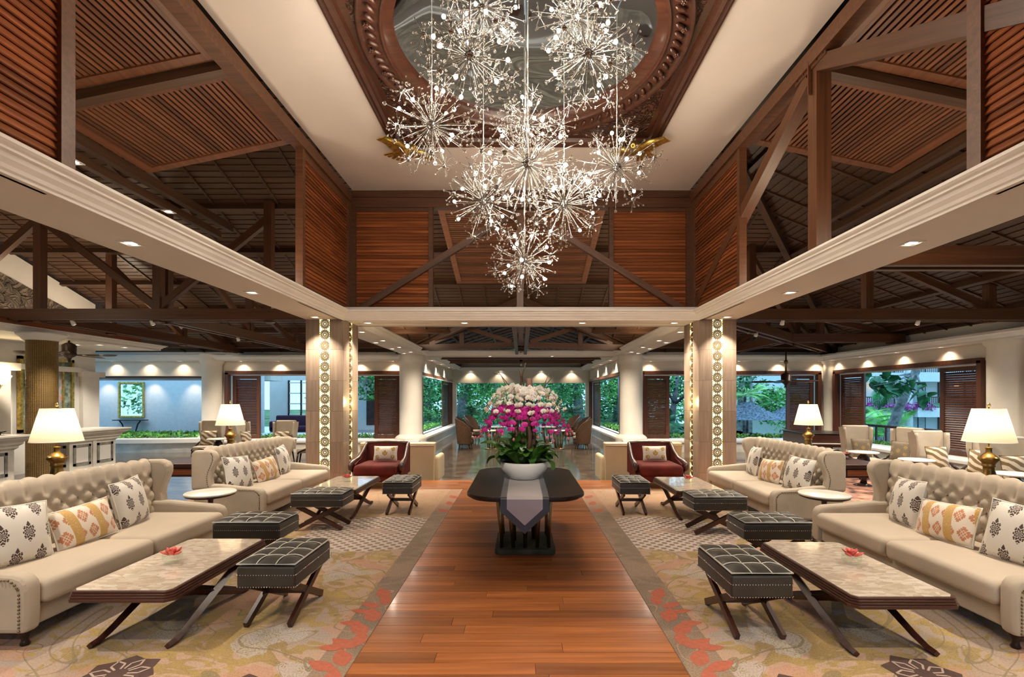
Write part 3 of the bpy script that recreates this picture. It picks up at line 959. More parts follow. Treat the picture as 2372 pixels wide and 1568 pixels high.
# back wing: tie beams under the corridor ridge
struct_beams('beam_truss', [
    ('tie_beam', (-.16, 10.9, TB - .04), (-.16, 18.5, TB - .04), .11, .22), ('tie_beam', (.16, 10.9, TB - .04), (.16, 18.5, TB - .04), .11, .22),
    ('spacer', (-.16, 12.6, TB), (.16, 12.6, TB), .12, .2), ('spacer', (-.16, 15.6, TB), (.16, 15.6, TB), .12, .2), ('spacer', (-.16, 17.6, TB), (.16, 17.6, TB), .12, .2),
    ('tie_beam', (-3.6, 17.3, TB), (0, 16.4, TB), .10, .2), ('tie_beam', (3.6, 17.3, TB), (0, 16.4, TB), .10, .2),
    ('post', (-2.05, 16.9, TB), (-2.05, 16.9, 4.2), .16, .16), ('post', (2.05, 16.9, TB), (2.05, 16.9, 4.2), .16, .16),
    ('post', (0, 16.4, TB), (0, 16.4, 4.7), .16, .16),
    ('brace', (-.3, 16.45, TB + .1), (-1.9, 16.8, 4.1), .10, .14), ('brace', (.3, 16.45, TB + .1), (1.9, 16.8, 4.1), .10, .14),
    ('brace', (-3.2, 17.2, TB + .1), (-2.1, 16.9, 4.0), .10, .14), ('brace', (3.2, 17.2, TB + .1), (2.1, 16.9, 4.0), .10, .14),
    ('tie_beam', (-3.6, 24.0, TB), (3.6, 24.0, TB), .14, .2), ('tie_beam', (-3.6, 21.5, TB), (3.6, 21.5, TB), .14, .2), ('post', (0, 24, TB), (0, 24, 4.7), .14, .14),
], MT['beam'])
for (x, y) in ((5.6, 10.5), (8.5, 10.5), (6.0, 12.5), (-7.8, 13.5), (-7.9, 10.5), (-9.6, 10.5), (0, 17.9), (-.0, 24.0)):
    o = B().cyl((0, 0, .06), (0, 0, -.05), .035, .045, 12).obj('spotlight', MT['white'], roof, (x, y - .05, TB - .16), (.5, 0, 0))
    B().lathe([(0, -.052), (.04, -.052)], 12).obj('lamp_glass', MT['led'], o)
spot((-7.9, 10.4, TB - .25), (-7.6, 9.0, 0), 70, 90, .7); spot((8.5, 10.4, TB - .25), (8.2, 9.8, 0), 70, 90, .7)
spot((-9.6, 10.4, TB - .25), (-10.3, 10.5, 0), 60, 80, .7); spot((5.6, 10.4, TB - .25), (5.0, 8.8, 0), 60, 90, .7)

# unseen uplights added above ring and corridor soffits to brighten the roof timbers
for (x, y) in ((-4.25, 2.6), (-4.25, 4.8), (-4.25, 7.4), (4.25, 2.6), (4.25, 4.8), (4.25, 7.4), (-4.0, 12.5), (-4.0, 16.0), (4.0, 12.5), (4.0, 16.0)):
    point((x, y, ZS + .36), 11, WARM, .2, 'unseen_uplight')
for (x, y) in ((-2.4, 10.62), (2.4, 10.62)): point((x, y, ZS + .36), 8, WARM, .1, 'unseen_uplight')
for (x, y) in ((-10.95, 7.0), (-10.95, 11.0), (-10.95, 13.6)): point((x - .4, y, 3.75), 16, WARM, .1, 'unseen_uplight')
# spots without fixtures, added to brighten the lounge wings and corridor
for (x, y) in ((-7.8, 12.2), (-7.8, 15.6), (-10.5, 15.6), (8.4, 12.0), (8.4, 8.6), (10.0, 15.6), (6.6, 15.6), (-6.2, 8.4), (6.3, 8.4)):
    spot((x, y, TB - .2), (x, y, 0), 95, 130, .8, SOFTW)
for (x, y) in ((-6.5, 9.0), (-6.5, 7.1)): downlight(x, y, 5.125, roof)
for y in (11.8, 14.0, 16.4): [spot((q, y, TB - .2), (q, y, 0), 100, 150, .8, SOFTW) for q in (-3.1, 3.1)]
for y in (21.5, 24.0): [spot((q, y, TB - .2), (q, y, 0), 100, 150, .8, SOFTW) for q in (-3.1, 3.1)]
for (x, y) in ((-13.5, 16.6), (-10.0, 16.8), (9.9, 9.5), (9.9, 12.5)): spot((x, y, 3.3), (x, y, 0), 70, 130, .8, SOFTW)
for (x, y) in ((-3.0, -1.2), (0, -1.2), (3.0, -1.2), (-7.0, 3.5), (7.0, 3.5)): spot((x, y, 3.4), (x, y + .4, 0), 58, 140, .8, SOFTW)  # unseen warm spots added to lift the foreground
spot((0.0, 1.3, ZS - .03), (.05, 5.6, 1.35), 110, 20, .6, SOFTW, .04, 'orchid_fill_spot')  # out-of-view spot added to brighten the orchids
# ================================================================ PERIMETER WALLS, WINDOWS, SHUTTERS, COLUMNS
ZH, ZSILL = 2.62, 0.14     # window head and ledge
def wall_x(name, Y, t, x0, x1, z0, z1, ops, mat):
    """wall in a Y=const plane with rectangular openings (x0,x1,z0,z1)"""
    b = B(); xs = x0
    for (a, e, za, ze) in sorted(ops):
        if a > xs: b.bx(xs, a, Y, Y + t, z0, z1)
        if za > z0: b.bx(a, e, Y, Y + t, z0, za)
        if ze < z1: b.bx(a, e, Y, Y + t, ze, z1)
        xs = e
    if xs < x1: b.bx(xs, x1, Y, Y + t, z0, z1)
    return struct(b.obj(name, mat))
def wall_y(name, X, t, y0, y1, z0, z1, ops, mat):
    b = B(); ys = y0
    for (a, e, za, ze) in sorted(ops):
        if a > ys: b.bx(X, X + t, ys, a, z0, z1)
        if za > z0: b.bx(X, X + t, a, e, z0, za)
        if ze < z1: b.bx(X, X + t, a, e, ze, z1)
        ys = e
    if ys < y1: b.bx(X, X + t, ys, y1, z0, z1)
    return struct(b.obj(name, mat))
wz0, wz1 = ZL, 3.55
wall_x('wall_back_right', YW, .3, 4.05, XR + .3, wz0, wz1, [(4.55, 11.2, ZSILL, ZH)], MT['cream'])
wall_x('wall_back_left', YW, .3, -17.5, -4.05, wz0, wz1, [(-11.05, -4.5, ZSILL, ZH), (-17.2, -12.05, ZSILL, 2.50)], MT['cream'])
wall_y('wall_right', XR, .3, -4, YW, wz0, wz1, [(12.2, 17.85, ZSILL, ZH), (5.6, 11.0, ZSILL, ZH)], MT['cream'])
wall_x('wall_front_unseen', -4.6, .3, -13, XR, wz0, 7.2, [(-2.6, 2.6, -.03, 2.7)], MT['cream'])  # unseen wall, added to cut blue sky fill from behind the camera
wall_y('wall_corridor_left', -4.4, .3, YW, 29.3, wz0, wz1, [(19.6, 28.6, ZSILL, 2.66)], MT['cream'])
wall_y('wall_corridor_right', 4.1, .3, YW, 29.3, wz0, wz1, [(19.6, 28.6, ZSILL, 2.66)], MT['cream'])
wall_x('wall_corridor_end', 29.0, .3, -4.4, 4.4, wz0, 3.95, [(-3.85, 3.85, ZL, 2.54)], MT['cream'])

# ledges (stone plinths under the windows)
def ledge(name, x0, x1, y0, y1):
    r = sroot(name)
    B().bx(x0, x1, y0, y1, ZL, ZSILL - .10).obj('plinth', MT['stone'], r)
    B().bx(x0 - .06, x1 + .06, y0 - .06, y1 + .06, ZSILL - .10, ZSILL).obj('coping', MT['white'], r, bevel=.02)
ledge('trim_ledge_right', 4.1, XR, 17.75, YW)
ledge('trim_ledge_left', -11.9, -4.1, 17.75, YW)
ledge('trim_ledge_side', XR - .62, XR, 4.0, 17.7)
for s in (-1, 1):
    a, e = sorted((s * 3.75, s * 4.15))
    ledge('trim_ledge_corridor', a, e, 17.7, 28.9)

# wall cornices with downlights
def wall_cornice(name, p0, p1, nrm, lights, en=9, scall=True):
    """straight cornice: p0-p1 on the wall line, nrm = direction into the room"""
    r = sroot(name)
    p0, p1, n = Vector((*p0, 0)), Vector((*p1, 0)), Vector((*nrm, 0))
    pr = [(0, 3.05), (.42, 3.05), (.42, 3.09), (.46, 3.11), (.50, 3.17), (.54, 3.19), (.54, 3.25), (0, 3.25)]
    vs = []; fs = []
    for p in (p0, p1):
        for d, z in pr: vs.append(p + n * d + Vector((0, 0, z)))
    k = len(pr)
    for i in range(k - 1): fs.append((i, i + 1, k + i + 1, k + i))
    fs += [tuple(range(k))[::-1], tuple(range(k, 2 * k))]
    B().add(vs, fs).obj('moulding', MT['white'], r)
    for t in lights:
        q = p0 + (p1 - p0) * t + n * .24
        downlight(q.x, q.y, 3.049, r, .8)
        w = p0 + (p1 - p0) * t - n * .0
        spot((q.x - n.x * .06, q.y - n.y * .06, 3.02), (w.x + n.x * .12, w.y + n.y * .12, 2.2), en, 124, 1.0, WARM, .02)
    return r
wall_cornice('trim_cornice_right', (4.4, YW), (XR, YW), (0, -1), (.06, .30, .52, .74, .94))
wall_cornice('trim_cornice_left', (-17.0, YW), (-4.4, YW), (0, -1), (.14, .24, .34, .44, .52, .63, .75, .87, .97))
wall_cornice('trim_cornice_side', (XR, 2.0), (XR, YW), (-1, 0), (.30, .40, .50, .585, .68, .775, .87, .96))

# round pilasters
def pilaster(name, x, y, r0=.42):
    b = B().lathe([(r0 + .16, ZL), (r0 + .16, ZSILL + .02), (r0 + .16, ZSILL + .05), (r0 + .10, ZSILL + .12), (r0 + .03, ZSILL + .16), (r0, ZSILL + .2), (r0, 2.92), (r0 + .05, 2.97), (r0 + .08, 3.05), (r0 + .08, 3.3)], 32, (x, y, 0))
    struct(b.obj(name, MT['cream']))
pilaster('column_round', -4.12, 18.25); pilaster('column_round', 4.12, 18.25)
pilaster('column_round', -11.55, 18.25, .34); pilaster('column_round', XR - .05, 18.2, .2); pilaster('column_round', XR + .05, 11.6, .40)

# window frames and shutters
slat_cache = {}
def window(name, axis, fixed, a0, a1, shutters, sides=True, head=ZH, group=None, inn=-1):
    """frame in a wall plane; shutters = list of (s0, s1)"""
    r = sroot(name)
    def place(c, d, nm, mt, par=r, bev=0):   # c=(along, depth, z)
        if axis == 'x': o = B().box((0, 0, 0), d).obj(nm, mt, par); o.location = (c[0], fixed + c[1], c[2])
        else: o = B().box((0, 0, 0), (d[1], d[0], d[2])).obj(nm, mt, par); o.location = (fixed + c[1], c[0], c[2])
        return o
    w = .13
    place(((a0 + a1) / 2, -.02 * 1 if inn < 0 else .02, head + .0), (a1 - a0 + .1, .2, w), 'frame_head', MT['frame'])
    for a in (a0, a1): place((a, -.02 if inn < 0 else .02, (head + ZSILL) / 2), (w, .2, head - ZSILL), 'frame_jamb', MT['frame'])
    place(((a0 + a1) / 2, .08, head - .09), (a1 - a0 - .1, .05, .04), 'track', MT['white'])
    return r
def shutter(axis, fixed, s0, s1, label, head=ZH, n=34, tilt=.55):
    L = s1 - s0; H = head - .1 - ZSILL
    c = (s0 + s1) / 2
    r = thing('louvred_shutter', label, 'shutter', (c, fixed, ZSILL) if axis == 'x' else (fixed, c, ZSILL), 0 if axis == 'x' else pi / 2, 'louvred window shutters')
    st = .13
    for k in (-1, 1): B().bx(-st / 2, st / 2, -.03, .03, 0, H).obj('stile', MT['frame'], r, (k * (L / 2 - st / 2), 0, 0))
    B().bx(-L / 2 + st, L / 2 - st, -.028, .028, 0, .14).obj('rail', MT['frame'], r)
    B().bx(-L / 2 + st, L / 2 - st, -.028, .028, H - .13, H).obj('rail', MT['frame'], r)
    pit = (H - .30) / n
    me = B().box((0, 0, 0), (L - 2 * st, .012, pit * 1.0), Euler((tilt, 0, 0))).mesh('slat', MT['frame'])
    for i in range(n):
        link('slat', me, r, (0, 0, .15 + pit * (i + .5)))
window('window_1', 'x', YW, 4.55, 11.2, [])
window('window_2', 'x', YW, -11.05, -4.5, [])
window('window_3', 'y', XR, 12.2, 17.85, [], inn=-1)
window('window_4', 'y', XR, 5.6, 11.0, [], inn=-1)
window('window_5', 'y', -4.1, 19.6, 28.6, [], head=2.66)
window('window_6', 'y', 4.1, 19.6, 28.6, [], head=2.66)
shutter('x', YW + .1, 4.66, 5.62, 'brown louvred shutter in the back wall window between stone column and round pilaster')
shutter('x', YW + .1, 10.05, 11.08, 'brown louvred shutter behind the piano beside the room corner')
shutter('x', YW + .1, -5.55, -4.6, 'brown louvred shutter behind the burgundy armchair next to the brown stone column')
shutter('x', YW + .1, -10.92, -9.88, 'brown louvred shutter behind the table lamp and pale wing chairs')
shutter('y', XR + .1, 16.55, 17.75, 'tall louvred shutter right of the piano, before the tree view')
shutter('y', XR + .1, 12.3, 13.55, 'tall louvred shutter behind the near white table lamp by the side window')
shutter('y', -4.22, 19.7, 20.9, 'louvred shutter seen edge-on at the near end of the corridor window, reception side', 2.66)
shutter('y', -4.22, 26.2, 28.4, 'louvred shutter at the far end of the corridor window, reception side', 2.66)
shutter('y', 4.22, 19.7, 20.9, 'louvred shutter seen edge-on at the near end of the corridor window, piano side', 2.66)
shutter('y', 4.22, 26.2, 28.4, 'louvred shutter at the far end of the corridor window, piano side', 2.66)

# ---- stone columns with lit fretwork strips
m = Mat('striated_stone')
v = m.mapped((26, 26, 1.2), rnd=True)
n1 = m.noise(1.0, 5, .6, v, .3)
c = m.ramp(n1, [(0.25, (0.245, 0.175, 0.125)), (0.55, (0.345, 0.255, 0.19)), (0.8, (0.43, 0.335, 0.255))])
t = m.rnd() * .25 + .87
cc = m.nt.nodes.new('ShaderNodeCombineColor')
for i in range(3): m.nt.links.new(t.k, cc.inputs[i])
m.set(color=m.mix(1.0, c, E(m.nt, cc.outputs[0]), 'MULTIPLY'), rough=.32)
MT['tile'] = m.mat
MT['strip'] = emis('backlit_panel', (1.0, 0.82, 0.52), 0.55)
MT['ledline'] = emis('led_line', (1.0, 0.78, 0.22), 3.2)
def mandala():
    b = B()
    def ring(r, w, n=28):
        vs = []; fs = []
        for k in range(n):
            a = 2 * pi * k / n
            for q in (r - w, r + w):
                for z in (0, .006): vs.append((q * cos(a), -z, q * sin(a)))
        for k in range(n):
            l = (k + 1) % n
            i, j = k * 4, l * 4
            fs += [(i + 1, j + 1, j + 3, i + 3), (i + 2, i + 3, j + 3, j + 2), (i, j, j + 1, i + 1)]
        b.add(vs, fs)
    ring(.028, .007, 14); ring(.060, .0045); ring(.086, .005)
    for k in range(16):
        a = 2 * pi * k / 16
        b.beam((.03 * cos(a), -.003, .03 * sin(a)), (.09 * cos(a), -.003, .09 * sin(a)), .0075, .006, (0, 1, 0))
        b.box((.097 * cos(a), -.003, .097 * sin(a)), (.018, .006, .018), Euler((0, -a + pi / 4, 0)))
        a += pi / 16
        b.box((.073 * cos(a), -.003, .073 * sin(a)), (.014, .006, .014), Euler((0, -a + pi / 4, 0)))
    return b.mesh('mandala', plain('fretwork_brown', (.11, .075, .035), .5, var=.1))
MAND = mandala()
def stone_column(s, label):
    r = thing('stone_column', label, 'column', (s * (XI + XO) / 2, (YA + YB) / 2, 0), 0, 'stone columns carrying the soffit', 'structure')
    W, D = XO - XI, YB - YA
    B().bx(-W / 2 + .04, W / 2 - .04, -D / 2 + .04, D / 2 - .04, ZL, ZS).obj('core', MT['tile'], r)
    tz = [ZL, .165, .79, 1.415, 2.04, 2.665, ZS]
    def face(M, wid):
        sw = .20; tw = (wid - sw) / 2
        for k in (-1, 1):
            for z0, z1 in zip(tz[:-1], tz[1:]):
                o = B().box((0, 0, 0), (tw - .003, .04, z1 - z0 - .003)).obj('stone_tile', MT['tile'], r)
                o.matrix_local = M @ Matrix.Translation((k * (sw / 2 + tw / 2), .02, (z0 + z1) / 2))
        o = B().bx(-sw / 2, sw / 2, .034, .040, 0.0, ZS).obj('light_panel', MT['strip'], r); o.matrix_local = M
        for k in (-1, 1):
            o = B().bx(-.008, .008, .018, .036, 0.0, ZS).obj('light_line', MT['ledline'], r); o.matrix_local = M @ Matrix.Translation((k * (sw / 2 - .008), 0, 0))
        z = .14
        while z < ZS - .02:
            o = link('mandala', MAND, r); o.matrix_local = M @ Matrix.Translation((0, .022, z))
            z += .218
    face(Matrix.Translation((0, -D / 2, 0)), W)
    face(Matrix.Translation((-s * W / 2, 0, 0)) @ Matrix.Rotation(-s * pi / 2, 4, 'Z'), D)
    face(Matrix.Translation((s * W / 2, 0, 0)) @ Matrix.Rotation(s * pi / 2, 4, 'Z'), D)
    return r
stone_column(-1, 'tall striated stone column with lit mandala strip on the reception side')
stone_column(1, 'tall striated stone column with lit mandala strip on the piano side')
for s in (-1, 1):
    point((s * (XI - .25), (YA + YB) / 2, 1.6), 4, (1.0, .82, .45), .1, 'column_strip_lamp')

# ---- reception corner: gable wall, soffit, desks, column, painting, fan
m = Mat('carved_stone_relief')
w = m.noise(2.2, 3, 0.55, None, 2.2); vv = m.vor(3.4, None, 'F1')
h = (w * 22.0).sin() * .5 + vv * 1.2
m.set(color=m.ramp(h, [(0.1, (0.10, 0.078, 0.06)), (0.8, (0.26, 0.205, 0.16))]), rough=0.8)
m.bump(h, 1.0, 0.08)
MT['relief'] = m.mat
g = sroot('wall_left')
gy = 14.9
poly = [(-4, ZL), (gy, ZL), (gy, zb(gy) - .1), (6.0, zb(6) - .1), (-4, zb(16) - .1)]
B().prism(poly, XG - .3, XG, 'x').obj('gable_wall', MT['white'], g)
def cut(ymax, dz, z0):
    return [(2, z0), (ymax, z0), (ymax, z0 + .75), (ymax - .15, z0 + .85), (6.3, zb(6.3) - dz), (2, zb(10) - dz)]
B().prism(cut(14.2, .95, 3.35), XG, XG + .05, 'x').obj('carved_relief', MT['relief'], g, bevel=.01)
# flat leaf carving standing proud of the relief
rc = random.Random(5)
lm = B().ball((0, 0, 0), 1, 8, 5, (.05, .17, .085)).mesh('carved_leaf', MT['relief'])
for i in range(120):
    y = rc.uniform(11.6, 14.1); zt = min(4.1 + (14.1 - y) * .36, zb(y) - 1.05)
    z = rc.uniform(3.45, zt)
    link('carved_leaf', lm, g, (XG + .05, y, z), (rc.uniform(0, 3.1), 0, 0), [rc.uniform(.7, 1.2)] * 3)
rs = sroot('ceiling_reception')
B().bx(XG, -11.0, 2, 14.9, 3.12, 3.26).obj('soffit_slab', MT['white'], rs)
B().ring_profile((-20, -11.05, -6, 14.85), [(d, 3.12 + z * .8) for d, z in CORN], True).obj('cornice', MT['white'], rs)
B().bx(-11.0, -10.9, 2, 14.0, 3.27, 3.40).obj('timber_edge', MT['louver_y'], rs)
for (x, y) in ((-11.5, 9.4), (-11.2, 10.1), (-11.3, 11.9), (-11.4, 13.2), (-12.0, 13.2), (-11.3, 13.9)):
    downlight(x, y, 3.119, rs)
for (x, y) in ((-11.6, 9.6), (-11.5, 11.9), (-11.7, 13.6)):
    spot((x, y, 3.08), (x - .6, y, 0), 60, 95, .7)
wp = sroot('trim_1')
B().bx(XG, XG + .12, 14.35, 14.9, ZL, 2.30).obj('pilaster', MT['white'], wp)
B().bx(XG, XG + .22, 14.25, 15.0, 2.30, 2.46).obj('capital', MT['white'], wp)
B().bx(XG, XG + .16, 10.0, 14.3, 2.42, 2.56).obj('moulding', MT['white'], wp)
B().bx(XG, XG + .45, 10.9, 12.0, ZL, 2.36).obj('pier', MT['cream'], wp)
B().bx(XG, XG + .58, 10.8, 12.12, 2.36, 2.54).obj('pier_cap', MT['white'], wp)
sc = thing('wall_sconce', 'glowing wall sconce on the plaster pier behind reception', 'wall lamp', (XG + .45, 11.7, 2.08))
B().lathe([(.02, -.08), (.10, .0), (.17, .12), (.175, .14), (.16, .13), (.02, -.05)], 20, (.1, 0, 0)).obj('bowl_shade', emis('sconce_glow', (1, .75, .35), 2.2), sc)
B().box((.01, 0, -.05), (.03, .08, .18)).obj('back_plate', MT['brass'], sc)
point((XG + .62, 11.7, 2.30), 6, (1, .75, .4), .08, 'sconce_lamp')

# framed painting on the reception wall
m = Mat('faded_mural')
f1 = m.noise(5, 3, .6); f2 = m.noise(2.4, 2, .5)
m.set(color=m.ramp(f1 * .6 + f2 * .4, [(0.30, (0.10, 0.06, 0.12)), (0.42, (0.14, 0.28, 0.30)), (0.5, (0.40, 0.30, 0.34)), (0.6, (0.42, 0.17, 0.08)), (0.7, (0.55, 0.46, 0.32))]), rough=.6)
pt = thing('framed_painting', 'large framed painting behind the wicker wrapped reception column', 'painting', (XG + .02, 13.32, .84))
B().bx(0, .05, -.42, .42, .25, 1.62).obj('canvas', m.mat, pt)
for (y0, y1, z0, z1) in ((-.7, -.42, 0, 1.87), (.42, .7, 0, 1.87), (-.42, .42, 0, .25), (-.42, .42, 1.62, 1.87)):
    B().bx(0, .045, y0, y1, z0, z1).obj('painted_border', plain('teal_border', (.16, .20, .17), .6, var=.35, scale=9), pt)
for (y0, y1, z0, z1) in ((-.76, -.68, -.06, 1.93), (.68, .76, -.06, 1.93), (-.76, .76, -.06, .02), (-.76, .76, 1.85, 1.93), (-.45, -.41, .22, 1.65), (.41, .45, .22, 1.65), (-.45, .45, .22, .26), (-.45, .45, 1.61, 1.65)):
    B().bx(0, .09, y0, y1, z0, z1).obj('gilt_moulding', MT['gold'], pt)

# wicker wrapped column
m = Mat('woven_rattan_wrap')
x, y, z = m.xyz()
a = y.atan2(x)
wv = (a * 46.0).sin() * .5 + (z * 260.0).sin() * .5
m.set(color=m.ramp(wv + m.noise(3, 2) - .5, [(0.0, (0.15, 0.085, 0.018)), (0.6, (0.33, 0.20, 0.05)), (1.0, (0.42, 0.27, 0.08))]), rough=.6)
m.bump(wv, .6, .01)
wc = thing('wicker_column', 'round column wrapped in golden woven rattan between the reception desks', 'column', (-10.75, 10.95, 0), 0, None, 'structure')
B().lathe([(.27, -.1), (.27, 3.0)], 40).obj('rattan_wrap', m.mat, wc)
B().lathe([(.29, 2.96), (.33, 2.98), (.36, 3.03), (.42, 3.07), (.44, 3.12), (0, 3.12)], 40).obj('capital', MT['white'], wc)
B().lathe([(.47, ZL), (.47, -.19), (.44, -.16), (.38, -.13), (.30, -.09), (.27, -.07)], 40).obj('base', MT['white'], wc)

def desk(y0, y1, label, npan):
    r = thing('reception_desk', label, 'desk', (-10.6, (y0 + y1) / 2, ZL), 0, 'reception desks')
    L = y1 - y0
    B().bx(-.5, 0, -L / 2, L / 2, 0, .95).obj('body', MT['stone'], r)
    B().bx(-.55, .10, -L / 2 - .10, L / 2 + .10, 0, .26).obj('plinth', MT['white'], r, bevel=.01)
    B().ring_profile((-.5, .0, -L / 2, L / 2), [(0, .90), (.05, .94), (.05, .98), (.10, 1.02), (.10, 1.06), (.16, 1.10), (.20, 1.13), (.20, 1.17), (0, 1.17)], True).obj('cornice', MT['stone'], r)
    B().bx(-.74, .24, -L / 2 - .24, L / 2 + .24, 1.17, 1.21).obj('desk_top', MT['tabletop'], r, bevel=.008)
    w = L / npan
    gl = plain('grey_veined_panel', (.26, .25, .22), .2, var=.2, scale=5)
    for k in range(npan):
        yc = -L / 2 + w * (k + .5)
        hw2 = w * .36
        for (a, e, z0, z1) in ((-hw2, hw2, .36, .42), (-hw2, hw2, .80, .86), (-hw2, -hw2 + .06, .36, .86), (hw2 - .06, hw2, .36, .86)):
            B().bx(0, .018, yc + a, yc + e, z0, z1).obj('mirror_border', gl, r)
        B().bx(0, .012, yc - hw2 + .07, yc + hw2 - .07, .43, .79).obj('inset_panel', MT['white'], r)
        if k: B().bx(0, .03, yc - w / 2 - .05, yc - w / 2 + .05, .26, .92).obj('stile', MT['stone'], r)
    # end panel facing the lounge
    for (a, e, z0, z1) in ((-.42, -.08, .36, .42), (-.42, -.08, .80, .86), (-.42, -.36, .36, .86), (-.14, -.08, .36, .86)):
        B().bx(a, e, -L / 2 - .018, -L / 2, z0, z1).obj('mirror_border', gl, r)
    return r
desk(11.45, 12.75, 'stone reception desk with mirrored panels beyond the wicker wrapped column', 2)
desk(8.2, 10.2, 'stone reception desk at the picture edge, before the wicker wrapped column', 2)
bw = thing('petal_dish', 'small dark dish standing on the reception desk before the painting', 'bowl', (-10.9, 10.15, .91))
B().lathe([(0, 0), (.05, 0), (.06, .03), (.15, .08), (.14, .08), (.05, .04), (0, .04)], 20).obj('dish', MT['ebony'], bw)

def fan(loc, label, rod, rz, drop=.0):
    r = thing('ceiling_fan', label, 'ceiling fan', loc, rz, 'ceiling fans')
    B().tube([(0, 0, rod), (0, 0, rod * .6), (0, 0, rod * .55), (0, 0, rod * .45), (0, 0, rod * .4), (0, 0, 0)], [.018, .02, .05, .05, .02, .03], 12).obj('down_rod', MT['bronze'], r)
    B().lathe([(0, .02), (.05, .02), (.10, -.02), (.13, -.05), (.125, -.24), (.145, -.27), (.12, -.31), (.05, -.36), (.03, -.42), (.045, -.45), (0, -.50)], 24).obj('motor_housing', plain('fan_bronze', (.045, .024, .014), .4, .4, var=.2), r)
    for k in range(5):
        a = 2 * pi * k / 5
        bl = B()
        pts = [(.10, .02), (.25, .03), (.35, .07), (.75, .085), (.86, .05), (.86, -.05), (.75, -.085), (.35, -.07), (.25, -.03), (.10, -.02)]
        bl.prism(pts, -.006, .006)
        o = bl.obj('blade', MT['ebony'], r, (0, 0, -.28), None); o.rotation_euler = (Matrix.Rotation(a, 3, 'Z') @ Matrix.Rotation(.32, 3, 'X')).to_euler()
    return r
f1 = fan((-11.35, 12.25, 3.05), 'dark ceiling fan hanging under the white reception soffit', .08, .3)
f1.scale = (1.15, 1.15, 1.0)
f2 = fan((8.85, 16.3, 2.50), 'bronze ceiling fan hanging before the garden window above the piano', .75, .2)
f2.scale = (1.2, 1.2, 1.0)
# ================================================================ FURNITURE
# ---- patterned fabrics
def damask_mat():
    m = Mat('damask_cushion')
    x, y, z = m.xyz()
    s = 6.2
    row = (z * s * .86 + .5).floor()
    off = row.mod(2.0) * .5
    u = (x * s + off + .25).frac() - .5
    w = (z * s * .86 + .5).frac() - .5
    r = (u * u * 1.5 + w * w * .95).sqrt()
    th = w.atan2(u)
    edge = .31 + (th * 8.0).cos() * .045 + (th * 2.0).cos() * -.03
    lace = ((r * 46.0) + (th * 8.0).cos() * 2.2).sin().gt(-.6)
    tip = (u.abs() * 5.0 + (w - .36).abs() * 3.0).lt(.28)
    mk = (r.lt(edge) * lace).max(tip)
    # lace border
    bd = (z.abs().gt(.185)) * m.noise(60, 3, .7).gt(.52)
    base = m.mix(bd * .5, (0.70, 0.655, 0.585), (0.47, 0.41, 0.33))
    m.set(color=m.mix(mk, base, (0.075, 0.042, 0.034)), rough=.85, sheen=.2)
    m.bump(m.noise(200, 2), .1)
    return m.mat
def ikat_mat():
    m = Mat('orange_ikat_cushion')
    x, y, z = m.xyz()
    band = (((x + z * .12) * 4.6 + .12).frac() - .5).abs()
    gold = band.lt(.17) * m.noise(160, 2, .7).gt(.36)
    s = 6.9
    u = ((x * s * 1.33) + ((z * s).floor()).mod(2.0) * .5).frac() - .5
    w = (z * s).frac() - .5
    dd = u.abs() + w.abs()
    st = (((u.abs() * 10.0).floor() + (w.abs() * 10.0).floor()) / 10.0)
    med = st.lt(.36) * (1.0 - (dd - .2).abs().lt(.02)) * (1.0 - (u.abs() - w.abs()).abs().lt(.022))
    base = m.mix(gold, (0.74, 0.64, 0.53), (0.54, 0.32, 0.09))
    m.set(color=m.mix(med * (1.0 - band.lt(.17)) * m.noise(150, 2, .7).gt(.36), base, (0.52, 0.21, 0.10)), rough=.85, sheen=.2)
    return m.mat
def zebra_mat():
    m = Mat('zebra_cushion')
    x, y, z = m.xyz()
    n = m.noise(4.5, 2, .5)
    s = ((x * .55 + z * 1.0 + (n - .5) * .12) * 46.0).sin()
    m.set(color=m.mix(s.step(-.15, .15), (0.17, 0.105, 0.04), (0.62, 0.53, 0.40)), rough=.7, sheen=.3)
    return m.mat
def embroid_mat(base, fig, nm):
    m = Mat(nm)
    x, y, z = m.xyz()
    n = m.noise(9, 2, .5, m.vec(x.abs(), 0.0, z.abs()), 1.5)
    fl = ((n * 9.0).frac() - .5).abs().lt(.10)
    q = ((x.abs() - .15) * (x.abs() - .15) + (z.abs() - .08) * (z.abs() - .08)).sqrt().lt(.04)
    c0 = (x * x + z * z).sqrt().lt(.05)
    m.set(color=m.mix((fl * .55).max((q.max(c0)) * m.noise(50, 2).gt(.42)), base, fig), rough=.8, sheen=.2)
    return m.mat
MT['damask'] = damask_mat(); MT['ikat'] = ikat_mat(); MT['zebra'] = zebra_mat()
MT['embr'] = embroid_mat((0.74, 0.67, 0.56), (0.42, 0.25, 0.05), 'embroidered_ivory')
MT['taupe'] = embroid_mat((0.16, 0.125, 0.09), (0.34, 0.24, 0.08), 'embroidered_taupe')
m = Mat('mother_of_pearl')
cellc = m.vor(16, m.mapped((1, 2.2, 1), rot=(0, 0, .5)), 'F1', 'Color')
cx = m.xyz(vec=cellc.k)[0]
edge = m.vor(16, m.mapped((1, 2.2, 1), rot=(0, 0, .5)), 'DISTANCE_TO_EDGE', 'Distance')
cc = m.ramp(cx, [(0.0, (0.56, 0.45, 0.345)), (0.5, (0.68, 0.575, 0.465)), (1.0, (0.78, 0.70, 0.60))])
m.set(color=m.mix(edge.lt(.018) * .5, cc, (0.42, 0.30, 0.20)), rough=.12, coat=.5)
MT['pearl'] = m.mat
m = Mat('lamp_shade_fabric')
df = m.nt.nodes.new('ShaderNodeBsdfDiffuse'); df.inputs[0].default_value = (.86, .80, .70, 1)
